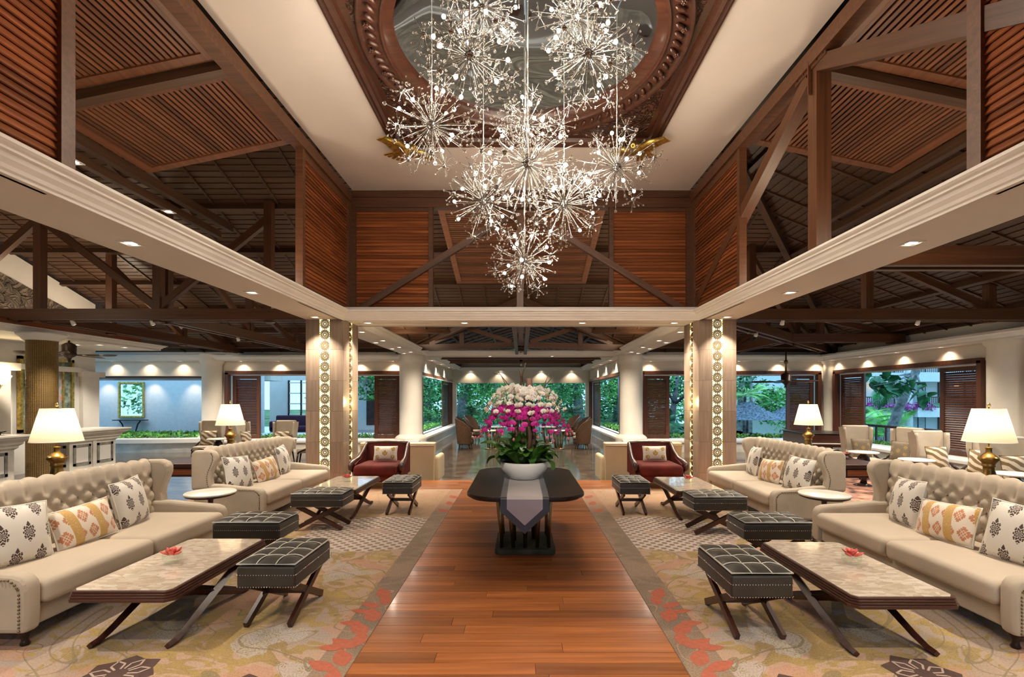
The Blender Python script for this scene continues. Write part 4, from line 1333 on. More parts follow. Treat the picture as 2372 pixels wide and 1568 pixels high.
tr = m.nt.nodes.new('ShaderNodeBsdfTranslucent'); tr.inputs[0].default_value = (.95, .84, .66, 1)
mx = m.nt.nodes.new('ShaderNodeMixShader'); mx.inputs[0].default_value = .55
m.nt.links.new(df.outputs[0], mx.inputs[1]); m.nt.links.new(tr.outputs[0], mx.inputs[2])
m.nt.links.new(mx.outputs[0], m.nt.nodes['Material Output'].inputs['Surface'])
MT['shade'] = m.mat

# ---- tufted wing sofa
def make_sofa(label):
    r = thing('tufted_sofa', label, 'sofa', (0, 0, 0), 0, 'cream tufted wing sofas')
    L, D = 2.25, .97
    B().rbox((0, -.02, .20), (L - .16, D - .14, .15), .02, 2).obj('base_frame', MT['velvet'], r)
    wseat = (L - .23) / 2
    for k in (-1, 1):
        B().rbox((0, 0, 0), (wseat - .005, .80, .17), .055, 3, None, .025).obj('seat_cushion', MT['linen'], r, (k * wseat / 2, -.115, .355))
    # arms
    prof = [(-.475, .115), (-.485, .25), (-.485, .40), (-.475, .45), (-.445, .485), (-.39, .505), (-.25, .515), (-.08, .53), (.10, .55), (.42, .56), (.44, .115)]
    for k in (-1, 1):
        a = B().prism(prof, -.06, .06, 'x', True).obj('arm', MT['velvet'], r, (k * (L / 2 - .06), 0, 0), bevel=.035)
        nb = B()
        pts = [(-.492, .14 + .024 * i) for i in range(11)] + [(-.487, .415), (-.478, .44), (-.465, .46), (-.445, .478)] + [(-.42 + .024 * i, .492 + .0004 * i) for i in range(18)]
        for (y, z) in pts: nb.ball((k * .064, y + .05, z - .015 if z > .43 else z), .008, 5, 3)
        nb.obj('nail_trim', MT['bronze'], a, kind='stuff')
    # wings
    wp = [(.16, .48), (.19, .56), (.20, .64), (.185, .72), (.15, .80), (.125, .87), (.125, .93), (.155, .98), (.22, 1.005), (.42, 1.0), (.45, .95), (.45, .48)]
    for k in (-1, 1):
        a = B().prism(wp, -.05, .05, 'x', True).obj('wing', MT['velvet'], r, (k * (L / 2 - .055), 0, 0), (0, 0, k * -.05), bevel=.035)
        nb = B()
        for i in range(len(wp) - 5):
            (y0, z0), (y1, z1) = wp[i], wp[i + 1]
            for q in range(3):
                t = q / 3
                nb.ball((k * .053, y0 + (y1 - y0) * t + .045, z0 + (z1 - z0) * t), .007, 5, 3)
        nb.obj('nail_trim', MT['bronze'], a, kind='stuff')
    # tufted back
    path = [(.25, .34), (.27, .46), (.285, .58), (.30, .70), (.315, .82), (.325, .90), (.335, .96), (.36, 1.0), (.40, 1.01), (.44, .985), (.455, .93), (.46, .70), (.46, .14)]
    cum = [0]
    for p, q in zip(path[:-1], path[1:]): cum.append(cum[-1] + math.dist(p, q))
    tot = cum[-1]
    def at(v):
        s = v * tot
        for i in range(len(cum) - 1):
            if s <= cum[i + 1] or i == len(cum) - 2:
                t = (s - cum[i]) / (cum[i + 1] - cum[i])
                p, q = path[i], path[i + 1]
                d = Vector((q[0] - p[0], q[1] - p[1])).normalized()
                return (p[0] + (q[0] - p[0]) * t, p[1] + (q[1] - p[1]) * t, -d.y, d.x)
    Wb = L - .20; NC = 13
    vv = [0.0]
    fr_end = cum[9] / tot
    nfr = 34
    vs_list = [fr_end * i / nfr for i in range(nfr + 1)] + [fr_end + (1 - fr_end) * i / 4 for i in range(1, 5)]
    def back(u, v):
        vi = vs_list[int(round(v * (len(vs_list) - 1)))]
        y, z, ny, nz = at(vi)
        a = u * NC
        h = 0
        if vi <= fr_end + .001:
            b2 = (z - .38) / .155
            dia = sqrt(abs(sin(pi * (a + b2)) * sin(pi * (a - b2)))) if True else 0
            chn = sqrt(abs(sin(pi * (a + .5))))
            t = min(1, max(0, (z - .83) / .04)) if vi < .5 * fr_end + .45 else 1
            if vi > cum[6] / tot: t = 1
            h = (dia * (1 - t) + chn * t) * .042 - .03
        return ((u - .5) * Wb, y + ny * h, z + nz * h)
    B().surf(lambda u, v: back(1 - u, v), NC * 9, len(vs_list) - 1).obj('tufted_back', MT['velvet'], r)
    bt = B()
    for i in range(NC * 2 + 1):
        for j in range(-8, 9):
            a = i / 2; b2 = j / 2
            if abs((a + b2) - round(a + b2)) > .01 or abs((a - b2) - round(a - b2)) > .01: continue
            z = .38 + b2 * .155
            if z < .45 or z > .85 or a <= .2 or a >= NC - .2: continue
            y = .27 + (z - .46) / .48 * .06
            bt.ball(((a / NC - .5) * Wb, y + .02, z), .013, 6, 4)
    bt.obj('buttons', MT['velvet'], r, kind='stuff')
    # turned legs
    lg = B().lathe([(.022, 0), (.03, .01), (.022, .03), (.02, .055), (.04, .085), (.045, .105), (.05, .13)], 14).mesh('leg', MT['ebony'])
    for kx in (-1, 1):
        for ky in (-.38, .38): link('leg', lg, r, (kx * (L / 2 - .10), ky, 0))
    return r
SZ = .006
sofa = make_sofa('tufted cream sofa nearest the camera, left of the aisle')
sofa.location = (-3.77, 4.36, SZ); sofa.rotation_euler = (0, 0, pi / 2)
dup(sofa, (-3.85, 7.48, SZ), pi / 2, 'tufted cream sofa farther back left of the aisle, before the stone column')
dup(sofa, (3.72, 4.32, SZ), -pi / 2, 'tufted cream sofa nearest the camera, right of the aisle')
dup(sofa, (3.70, 7.35, SZ), -pi / 2, 'tufted cream sofa farther back right of the aisle, before the stone column')

# ---- cushions
def pillow_mesh(w, h, t, mat, pinch=.05):
    def side(sg):
        def f(u, v):
            a, c = 2 * u - 1, 2 * v - 1
            k = 1 - pinch * (1 - abs(a) ** 2) * abs(c) ** 3
            k2 = 1 - pinch * (1 - abs(c) ** 2) * abs(a) ** 3
            th = t / 2 * ((1 - abs(a) ** 2.6) * (1 - abs(c) ** 2.6)) ** .55
            return (a * w / 2 * k2, sg * th, c * h / 2 * k)
        return f
    b = B()
    b.surf(side(-1), 16, 16); b.surf(lambda u, v: side(1)(1 - u, v), 16, 16)
    return b.mesh('cushion', mat)
def cord_mesh(w, h, mat, pinch=.05):
    pts = []
    for k in range(48):
        a = k / 48 * 4; e = int(a); t = a - e
        q = [(2 * t - 1, -1), (1, 2 * t - 1), (1 - 2 * t, 1), (-1, 1 - 2 * t)][e]
        x = q[0] * w / 2 * (1 - pinch * (1 - q[1] ** 2) * abs(q[0]) ** 3); z = q[1] * h / 2 * (1 - pinch * (1 - q[0] ** 2) * abs(q[1]) ** 3)
        pts.append((x, 0, z))
    return B().tube(pts, .006, 6, closed=True).mesh('piping', mat)
PMESH = {'d': pillow_mesh(.46, .46, .17, MT['damask']), 'i': pillow_mesh(.56, .34, .16, MT['ikat']), 'e': pillow_mesh(.46, .28, .13, MT['embr']),
         'z': pillow_mesh(.46, .46, .15, MT['zebra']), 't': pillow_mesh(.46, .46, .15, MT['taupe']), 's': pillow_mesh(.36, .30, .12, MT['embr'])}
CMESH = {'d': cord_mesh(.46, .46, MT['piping']), 'i': cord_mesh(.56, .34, MT['piping']), 'e': cord_mesh(.46, .28, MT['piping']), 'z': cord_mesh(.46, .46, MT['bronze']), 't': cord_mesh(.46, .46, MT['bronze']), 's': cord_mesh(.36, .30, MT['piping'])}
def pillow(kind, loc, rz, label, tilt=-.28, roll=0.0, cat='cushion', group='cushions'):
    r = thing('cushion', label, cat, loc, 0, group)
    r.rotation_euler = Euler((tilt, roll, rz))
    o = link('cover', PMESH[kind], r); link('piping', CMESH[kind], r)
    return r
for (sx, sy, rz, who, dy) in ((-3.77, 4.36, pi / 2, 'near left', 1), (-3.85, 7.48, pi / 2, 'far left', 1), (3.72, 4.32, -pi / 2, 'near right', 1), (3.70, 7.35, -pi / 2, 'far right', 1)):
    sg = -1 if sx < 0 else 1
    near, side = who.split()
    X = sx + sg * .13
    w1 = 'nearest the camera' if near == 'near' else 'farther back'
    tail = ' on the %s-hand sofa %s' % (side, w1)
    if near == 'near':
        ys = (sy - .66, sy - .12, sy + .48) if sg < 0 else (sy - .62, sy - .02, sy + .52)
    else: ys = (sy - .72, sy - .05, sy + .62)
    pillow('d', (X - sg * .06, ys[0], .655), rz + sg * .22, 'white damask cushion at the near end' + tail, -.26, .05)
    pillow('i', (X - sg * .10, ys[1], .60), rz + sg * .05, 'orange and gold patterned bolster cushion' + tail, -.30, -.06)
    pillow('d', (X - sg * .02, ys[2], .66), rz - sg * .18, 'white damask cushion at the far end' + tail, -.22, -.05)

# ---- coffee table
def make_coffee(label):
    r = thing('coffee_table', label, 'coffee table', (0, 0, 0), 0, 'coffee tables with pearl tops')
    W, L, z = .72, 1.24, .42
    def octo(w, l, c): return [(-w/2 + c, -l/2), (w/2 - c, -l/2), (w/2, -l/2 + c), (w/2, l/2 - c), (w/2 - c, l/2), (-w/2 + c, l/2), (-w/2, l/2 - c), (-w/2, -l/2 + c)]
    b = B()
    for (w, c, z0, z1) in ((.0, .05, z - .068, z - .046), (-.014, .045, z - .046, z - .030), (-.026, .04, z - .030, z - .015), (-.04, .035, z - .015, z - .001)):
        b.prism(octo(W + w * -1 if False else W + w, L + w, c), z0, z1)
    b.obj('moulded_top', MT['mahog'], r, bevel=.004)
    B().prism(octo(W - .075, L - .075, .03), z - .004, z + .003).obj('pearl_inlay', MT['pearl'], r)
    for k in (-1, 1):
        for q in (-1, 1):
            pts = [(k * .25 + k * q * .012, q * y, zz) for y, zz in ((.46, .345), (.34, .32), (.18, .265), (.0, .19), (-.18, .12), (-.34, .055), (-.45, .022), (-.52, .02))]
            B().tube(pts, [.03, .035, .036, .035, .033, .03, .026, .022], 4, smooth=False).obj('sabre_leg', MT['mahog'], r)
    B().beam((-.27, 0, .19), (.27, 0, .19), .04, .045).obj('stretcher', MT['mahog'], r)
    B().bx(-.26, .26, -.48, .48, .325, .348).obj('apron', MT['mahog'], r)
    return r
ct = make_coffee('pearl-topped mahogany coffee table in front of the near left sofa')
ct.location = (-2.64, 3.80, SZ)
dup(ct, (-2.62, 7.28, SZ), 0, 'pearl-topped mahogany coffee table between far left sofa and burgundy armchair')
dup(ct, (2.45, 3.70, SZ), 0, 'pearl-topped mahogany coffee table in front of the near right sofa')
dup(ct, (2.46, 7.20, SZ), 0, 'pearl-topped mahogany coffee table between far right sofa and burgundy armchair')
# flower bowls
pet = B()
for k in range(14):
    a = k * 2.4; L = .020 + .0016 * k
    pet.T = Matrix.Rotation(a, 4, 'Z') @ Matrix.Rotation(-1.15 + .065 * k, 4, 'Y')
    pet.ball((L, 0, 0), L, 6, 4, (1, .5, .16))
pet.T = None
petm = pet.mesh('blossom', plain('coral_petal', (.75, .13, .10), .5, var=.2, scale=20))
lfm = B(); lfm.surf(lambda u, v: (u * .06, (v - .5) * .035 * sin(pi * min(1, u * .95 + .03)), .02 * u + .01), 6, 3)
lfm = lfm.mesh('leaf', MT['leaf'])
def flower_bowl(loc, label):
    r = thing('flower_bowl', label, 'bowl', loc, 0, 'glass bowls of red flowers')
    B().lathe([(0, 0), (.045, 0), (.06, .02), (.068, .05), (.064, .078)], 24).obj('glass_bowl', MT['glass'], r, None, .5)
    link('blossom', petm, r, (0, 0, .055), None, (1.15, 1.15, 1.5)); link('leaf', lfm, r, (.0, .0, .055), .6); link('leaf', lfm, r, (0, 0, .05), 3.6)
for (x, y, w) in ((-2.68, 3.75, 'near left'), (-2.62, 7.35, 'far left'), (2.52, 3.72, 'near right'), (2.48, 7.25, 'far right')):
    flower_bowl((x, y, .43), 'square glass bowl with red flower on the %s coffee table' % w)

# ---- ottomans
def make_ottoman(label):
    r = thing('tufted_ottoman', label, 'ottoman', (0, 0, 0), 0, 'charcoal tufted stools')
    W, D, z0, z1 = .66, .43, .305, .48
    B().rbox((0, 0, (z0 + z1) / 2 - .01), (W, D, z1 - z0 - .02), .02, 2).obj('cushion_box', MT['gleather'], r)
    nx, ny = 4, 3
    def top(u, v):
        e = min(u, 1 - u, v, 1 - v)
        h = .018 * (abs(sin(pi * u * nx)) * abs(sin(pi * v * ny))) ** .45 if e > .001 else 0
        crown = .016 * (1 - (2 * u - 1) ** 4) * (1 - (2 * v - 1) ** 4)
        return ((u - .5) * (W - .005), (v - .5) * (D - .005), z1 - .008 + h + crown)
    B().surf(top, nx * 8, ny * 8).obj('tufted_top', MT['gleather'], r)
    def line(n, fn):
        B().tube([Vector(fn(i / n)) + Vector((0, 0, .003)) for i in range(n + 1)], .0042, 5).obj('piping', MT['piping'], r)
    for i in range(1, nx): line(12, lambda t, i=i: top(i / nx + .018 * sin(t * pi * ny) * (1 if i % 2 else -1) * .6, t))
    for j in range(1, ny): line(16, lambda t, j=j: top(t, j / ny + .02 * sin(t * pi * nx) * .6))
    ed = [(-W/2, -D/2), (W/2, -D/2), (W/2, D/2), (-W/2, D/2)]
    B().tube([(x * .985, y * .985, z1 - .004) for x, y in ed], .006, 6, closed=True).obj('piping', MT['piping'], r)
    nb = B()
    for zz in (z0 + .006, (z0 + z1) / 2 + .005):
        for i in range(34):
            x = -W / 2 + W * (i + .5) / 34
            for s in (-1, 1): nb.ball((x, s * (D / 2), zz), .0055, 4, 3)
        for i in range(22):
            y = -D / 2 + D * (i + .5) / 22
            for s in (-1, 1): nb.ball((s * (W / 2), y, zz), .0055, 4, 3)
    nb.obj('nail_trim', MT['chrome'], r, kind='stuff')
    for s in (-1, 1):
        for q in (-1, 1):
            B().beam((-q * .30, s * (D / 2 - .06) + s * q * .006, .018), (q * .27, s * (D / 2 - .06) + s * q * .006, z0), .03, .052, (0, 1, 0) if False else (0, 0, 1)).obj('leg', MT['mahog'], r)
    B().beam((-.012, -(D / 2 - .06), .168), (-.012, D / 2 - .06, .168), .035, .04).obj('stretcher', MT['mahog'], r)
    return r
ot = make_ottoman('charcoal tufted stool, closest one left of the aisle, in front of the near coffee table')
ot.location = (-1.86, 3.88, SZ); ot.rotation_euler = (0, 0, pi / 2)
for (x, y, rz, lab) in ((-2.68, 4.96, 0, 'charcoal tufted stool behind the far edge of the near left coffee table'),
                        (-2.58, 6.36, 0, 'charcoal tufted stool in front of the far left coffee table'),
                        (-1.77, 7.30, pi / 2, 'charcoal tufted stool beside the aisle near the left burgundy armchair'),
                        (1.67, 3.70, pi / 2, 'charcoal tufted stool, closest one right of the aisle, beside the near coffee table'),
                        (2.50, 4.95, 0, 'charcoal tufted stool behind the far edge of the near right coffee table'),
                        (2.44, 6.17, 0, 'charcoal tufted stool in front of the far right coffee table'),
                        (1.63, 7.28, pi / 2, 'charcoal tufted stool beside the aisle near the right burgundy armchair')):
    dup(ot, (x, y, SZ), rz, lab)

# ---- side tables between the sofas
def side_table(loc, label):
    r = thing('side_table', label, 'side table', loc, 0, 'round side tables between the sofas')
    B().lathe([(0, .535), (.268, .535), (.275, .543), (.275, .553), (.268, .56), (0, .56)], 48).obj('top', MT['tabletop'], r)
    B().lathe([(0, .505), (.225, .505), (.262, .52), (.262, .535), (0, .535)], 48).obj('top_rim', MT['mahog'], r)
    B().lathe([(0, 0), (.16, 0), (.16, .02), (.06, .045), (.03, .08), (.028, .25), (.045, .32), (.028, .38), (.03, .46), (.08, .505), (0, .505)], 24).obj('pedestal', MT['mahog'], r)
side_table((-3.73, 5.86, SZ), 'round white topped side table between the two left sofas')
side_table((3.58, 5.76, SZ), 'round white topped side table between the two right sofas')

# ---- consoles and table lamps
def console(loc, L, label):
    r = thing('console_table', label, 'console table', loc, 0, 'dark consoles behind the sofas')
    B().bx(-.36, .36, -L / 2, L / 2, .70, .75).obj('top', MT['mahog'], r, bevel=.012)
    B().bx(-.31, .31, -L / 2 + .05, L / 2 - .05, .56, .70).obj('apron', MT['mahog'], r)
    lg = B().lathe([(.02, 0), (.028, .02), (.018, .05), (.022, .16), (.034, .24), (.022, .28), (.036, .36), (.024, .40), (.03, .46), (.036, .50), (.036, .57)], 14).mesh('leg', MT['mahog'])
    for kx in (-.28, .28):
        for ky in (-1, 1): link('leg', lg, r, (kx, ky * (L / 2 - .09), 0))
    for ky in (-1, 1): B().bx(-.2, .2, ky * (L / 2 - .048) - .004, ky * (L / 2 - .048) + .004, .59, .67).obj('drawer_panel', MT['louver'], r)
    return r
console((-4.85, 5.05, SZ), 1.9, 'dark console table behind the near left sofa')
console((-4.87, 7.85, SZ), 1.9, 'dark console table with turned legs behind the far left sofa')
console((4.78, 4.95, SZ), 1.9, 'dark console table behind the near right sofa')
console((4.78, 7.75, SZ), 1.9, 'dark console table with turned legs behind the far right sofa')
def make_lamp(label):
    r = thing('table_lamp', label, 'table lamp', (0, 0, 0), 0, 'brass table lamps')
    B().lathe([(0, 0), (.105, 0), (.115, .015), (.11, .04), (.085, .11), (.06, .17), (.046, .22), (.045, .25), (.058, .262), (.05, .272), (.055, .29), (.085, .325), (.083, .345), (.06, .36), (.045, .375), (.028, .39), (.024, .43), (.03, .435), (.03, .445), (0, .445)], 28).obj('brass_base', plain('lamp_brass', (.42, .27, .085), .3, 1.0, var=.25, scale=7), r)
    B().lathe([(.208, .50), (.128, .83)], 40).obj('shade', MT['shade'], r)
    B().lathe([(.210, .498), (.208, .506), (.205, .506)], 40).obj('shade_rim', MT['piping'], r)
    b = B().cyl((0, 0, .44), (0, 0, .86), .006, n=8)
    for k in range(3):
        a = 2 * pi * k / 3; b.cyl((0, 0, .828), (.127 * cos(a), .127 * sin(a), .828), .003, n=5)
    b.lathe([(0, .85), (.014, .85), (.016, .87), (.008, .885), (0, .89)], 10)
    b.obj('harp_and_finial', MT['brass'], r)
    B().ball((0, 0, .64), .035, 10, 7, (1, 1, 1.3)).obj('bulb', emis('shade_bulb', (1, .82, .55), 5), r)
    return r
lp = None
MT['toplac'] = wood('table_lacquer', (0.016, 0.009, 0.007), (0.040, 0.021, 0.015), 0, 0.28, coat=0.0, tone=0.05, spec=0.25)
for (x, y, lab) in ((-4.68, 4.92, 'brass table lamp with white shade behind the near left sofa'), (-4.66, 7.82, 'brass table lamp with white shade behind the far left sofa'),
                    (4.66, 4.86, 'brass table lamp with white shade behind the near right sofa'), (4.64, 7.88, 'brass table lamp with white shade behind the far right sofa')):
    if lp is None:
        lp = make_lamp(lab); lp.location = (x, y, .757)
    else: dup(lp, (x, y, .757), 0, lab)
    point((x, y, .757 + .66), 2.4, (1.0, .80, .55), .05, 'table_lamp_bulb')
# petal dishes on the consoles
rpd = random.Random(2)
pb = B()
for i in range(70):
    a = rpd.uniform(0, 2 * pi); q = .10 * sqrt(rpd.random())
    pb.box((q * cos(a), q * sin(a), .055 + rpd.uniform(0, .025)), (.03, .02, .004), Euler((rpd.uniform(-1, 1), rpd.uniform(-1, 1), a)))
pbm = pb.mesh('petals', plain('rose_petals', (.62, .10, .09), .6, var=.4, scale=30))
dsh = B().lathe([(0, 0), (.05, 0), (.05, .015), (.03, .03), (.10, .05), (.14, .075), (.135, .078), (.09, .055), (0, .045)], 24).mesh('dish', MT['ebony'])
for (x, y, lab) in ((-5.0, 4.88 - .0, 'dark dish of rose petals left of the near left lamp'), (-5.0, 5.68, 'dark dish of rose petals on the far end of the near left console'),
                    (-5.02, 7.7, 'dark dish of rose petals left of the far left lamp'), (-5.0, 8.62, 'dark dish of rose petals on the far end of the far left console'),
                    (4.95, 5.55, 'dark dish of rose petals on the near right console'), (4.95, 7.55, 'dark dish of rose petals on the far right console')):
    r = thing('petal_dish', lab, 'bowl', (x, y, .757), 0, 'dishes of petals')
    link('dish', dsh, r); o = link('petals', pbm, r); o['kind'] = 'stuff'

# ---- burgundy armchairs
def make_armchair(label):
    r = thing('armchair', label, 'armchair', (0, 0, 0), 0, 'burgundy armchairs with carved arms')
    def seat(u, v):
        return None
    B().rbox((0, -.08, .34), (.80, .82, .20), .075, 3, None, .05).obj('seat_cushion', MT['red'], r)
    B().rbox((0, -.06, .20), (.78, .76, .16), .03, 2).obj('seat_rail', MT['red'], r)
    bk = B()
    def backf(u, v):
        w = .78 - .0 * v
        x = (u - .5) * w
        return (x, .28 + .12 * v - .05 * (2 * u - 1) ** 2 * -1 * .0 + .03 * cos((2 * u - 1) * pi / 2) * .8, .30 + .47 * v)
    bk.surf(backf, 12, 8)
    bk.surf(lambda u, v: (backf(1 - u, v)[0], backf(1 - u, v)[1] + .10, backf(1 - u, v)[2]), 12, 8)
    bk.obj('backrest', MT['red'], r)
    B().tube([(-.42, .42, .77), (-.2, .46, .785), (0, .47, .79), (.2, .46, .785), (.42, .42, .77)], [.035] * 5, 8).obj('crest_rail', MT['mahog'], r)
    for s in (-1, 1):
        B().tube([(s * .42, .42, .77), (s * .425, .34, .73), (s * .435, .20, .62), (s * .45, .02, .52), (s * .47, -.18, .485), (s * .475, -.30, .47), (s * .475, -.37, .43), (s * .47, -.38, .37), (s * .46, -.34, .33), (s * .455, -.31, .36)],
                 [.035, .036, .038, .04, .045, .05, .05, .045, .035, .02], 10).obj('carved_arm', MT['mahog'], r)
        B().prism([(.42, .20), (.42, .74), (.30, .68), (.16, .58), (0, .51), (-.20, .47), (-.32, .44), (-.34, .20)], s * .40, s * .455, 'x').obj('side_panel', MT['red'], r)
        B().tube([(s * .40, -.40, .30), (s * .41, -.42, .16), (s * .41, -.40, .0)], [.035, .032, .022], 8).obj('leg', MT['mahog'], r)
        B().tube([(s * .38, .38, .2), (s * .39, .46, .0)], [.032, .022], 8).obj('leg', MT['mahog'], r)
    return r
ac = make_armchair('burgundy velvet armchair with carved arms beside the left stone column')
ac.location = (-2.70, 9.45, 0)
dup(ac, (2.60, 9.45, 0), 0, 'burgundy velvet armchair with carved arms beside the right stone column')
pillow('e', (-2.66, 9.58, .60), 0.0, 'ivory gold embroidered cushion on the left burgundy armchair', -.22)
pillow('e', (2.62, 9.58, .60), 0.0, 'ivory gold embroidered cushion on the right burgundy armchair', -.22)

# ---- cream sofas seen from behind
def cream_sofa(x0, x1, arm, label):
    cx = (x0 + x1) / 2; W = x1 - x0
    r = thing('cream_sofa', label, 'sofa', (cx, 10.75, ZL), 0, 'ivory sofas seen from behind')
    def bf(u, v):
        fl = 1 + .035 * (v ** 2)
        return ((u - .5) * W * fl, -.16 - .07 * v, .12 + .86 * v)
    b = B(); b.surf(lambda u, v: bf(u, v), 16, 8)
    b.surf(lambda u, v: (bf(1 - u, v)[0], .02, bf(1 - u, v)[2]), 16, 8)
    b.surf(lambda u, v: ((bf(0, v)[0], bf(0, v)[1] + (.02 - bf(0, v)[1]) * (1 - u), bf(0, v)[2])), 2, 8)
    b.surf(lambda u, v: ((bf(1, v)[0], bf(1, v)[1] + (.02 - bf(1, v)[1]) * u, bf(1, v)[2])), 2, 8)
    b.obj('back', MT['ivory'], r)
    B().rbox((0, -.10, .985), (W * 1.04, .26, .06), .028, 3).obj('top_roll', MT['ivory'], r)
    B().tube([(-W / 2 * 1.03, -.235, .955), (W / 2 * 1.03, -.235, .955)], .008, 6).obj('piping', MT['velvet'], r)
    for s in (-1, 1):
        B().rbox((s * (W / 2 + .03), .36, .42), (.14, .80, .56), .06, 3).obj('arm', MT['ivory'], r)
    B().rbox((0, .40, .33), (W - .1, .70, .22), .06, 3).obj('seat', MT['ivory'], r)
    for s in (-1, 1):
        for y in (-.1, .66): B().tube([(s * (W / 2 - .08), y, .14), (s * (W / 2 - .07), y, 0)], [.03, .018], 8).obj('leg', MT['ebony'], r)
cream_sofa(-3.45, -1.90, 1, 'ivory sofa turned away behind the left burgundy armchair')
cream_sofa(1.84, 3.45, -1, 'ivory sofa turned away behind the right burgundy armchair')

# ---- centre table with runner and orchids
TX, TY, TZ = .045, 5.62, .752
ctb = thing('centre_table', 'dark lacquered centre table on bronze rod base standing in the aisle', 'table', (TX, TY, 0))
def rrect(w, l, rad, n=8):
    pts = []
    for (cx, cy, a0) in ((w/2 - rad, l/2 - rad, 0), (-w/2 + rad, l/2 - rad, pi/2), (-w/2 + rad, -l/2 + rad, pi), (w/2 - rad, -l/2 + rad, 3*pi/2)):
        for i in range(n + 1):
            a = a0 + pi / 2 * i / n
            pts.append((cx + rad * cos(a), cy + rad * sin(a)))
    return pts
b = B()
b.prism(rrect(1.18, 1.98, .30, 10), TZ - .035, TZ, smooth=True); b.prism(rrect(1.12, 1.92, .28, 10), TZ - .055, TZ - .035, smooth=True)
b.obj('table_top', MT['toplac'], ctb, bevel=.008)
B().prism(rrect(.66, .72, .05, 5), 0, .055, smooth=True).obj('base_plate', plain('base_patina', (.055, .050, .034), .6, .0, var=.2, scale=5, spec=.15), ctb, bevel=.006)
rdm = random.Random(9)
rods = []
for i in range(5): rods += [(-.26 + .13 * i, -.27), (-.26 + .13 * i, .27)]
for i in range(1, 4): rods += [(-.27, -.27 + .135 * i), (.27, -.27 + .135 * i)]
rods += [(-.12, .0), (.10, .05), (0, -.12)]
for (x, y) in rods:
    dx, dy = rdm.uniform(-.05, .05), rdm.uniform(-.05, .05)
    B().cyl((x, y, .055), (x * 1.06 + dx, y * 1.06 + dy, TZ - .05), .022, .026, 12).obj('bronze_rod', MT['bronze'], ctb)
m = Mat('grey_satin'); m.set(color=m.ramp(m.noise(2, 2), [(.3, (.40, .36, .37)), (.7, (.50, .45, .45))]), rough=.35, sheen=.4)
m2 = Mat('dark_satin'); m2.set(color=(.035, .030, .036), rough=.4, sheen=.4)
rn = thing('table_runner', 'grey satin table runner with dark border hanging over the centre table', 'table runner', (TX - .01, TY, TZ))
yf = -.998
def runner(w, sh, tip, z, nm, mt, yo):
    b = B()
    pts = [(-w/2, .9, z), (w/2, .9, z), (w/2, yf + .02, z), (-w/2, yf + .02, z)]
    q = [(-w/2, yf - yo, -.02), (w/2, yf - yo, -.02), (w/2, yf - yo - .004, sh), (0, yf - yo - .004, tip), (-w/2, yf - yo - .004, sh)]
    b.add(pts + q, [(3, 2, 1, 0), (4, 5, 2, 3), (4, 8, 7, 6, 5)])
    o = b.obj(nm, mt, rn)
    md = o.modifiers.new('cloth', 'SOLIDIFY'); md.thickness = .002; md.offset = 1
runner(.46, -.135, -.345, .002, 'border', m2.mat, .003)
runner(.34, -.11, -.265, .0045, 'satin', m.mat, .007)

# orchids
OR = thing('orchid_planter', 'white bowl overflowing with white and magenta orchids on the centre table', 'flower arrangement', (TX - .01, TY + .03, TZ + .006))
B().lathe([(0, 0), (.12, 0), (.16, .012), (.22, .06), (.265, .12), (.28, .175), (.275, .205), (.265, .205), (.27, .17), (.25, .12), (.0, .10)], 40).obj('bowl', MT['pot'], OR)
B().lathe([(0, .19), (.26, .185)], 24).obj('soil', MT['twig'], OR)
def bloom_mesh(nm, mpet, mlip, s):
    b = B()
    def petal(ang, L, W, cup, back):
        ca, sa = cos(ang), sin(ang)
        def f(u, v):
            r = u * L; w = (v - .5) * W * sin(pi * min(.97, u * .86 + .07)) ** .6
            x = r * ca - w * sa; z = r * sa + w * ca
            return (x, -.2 * back - cup * (u * u) * .35 + (abs(v - .5) ** 2) * W * .5, z)
        b.surf(f, 4, 4)
    b.m = 0
    for a in (pi / 2, pi / 2 + 2.2, pi / 2 - 2.2): petal(a, s * .95, s * .85, -s * .3, -.004)
    for a in (0.15, pi - .15): petal(a, s * 1.05, s * 1.35, s * .2, .006)
    b.m = 1
    b.ball((0, -.012 * s / .04, -.004), s * .2, 6, 4, (.8, 1.2, 1.2))
    return b.mesh(nm, [mpet, mlip])
wht = plain('white_petal', (.93, .88, .81), .55, var=.04, scale=30, sss=.0)
mag = plain('magenta_petal', (.68, .02, .34), .5, var=.25, scale=25)
WB = bloom_mesh('white_orchid', wht, plain('orchid_lip', (.62, .42, .12), .5), .040)
PB = bloom_mesh('magenta_orchid', mag, plain('orchid_lip_dark', (.50, .02, .16), .5), .040)
ro = random.Random(21)
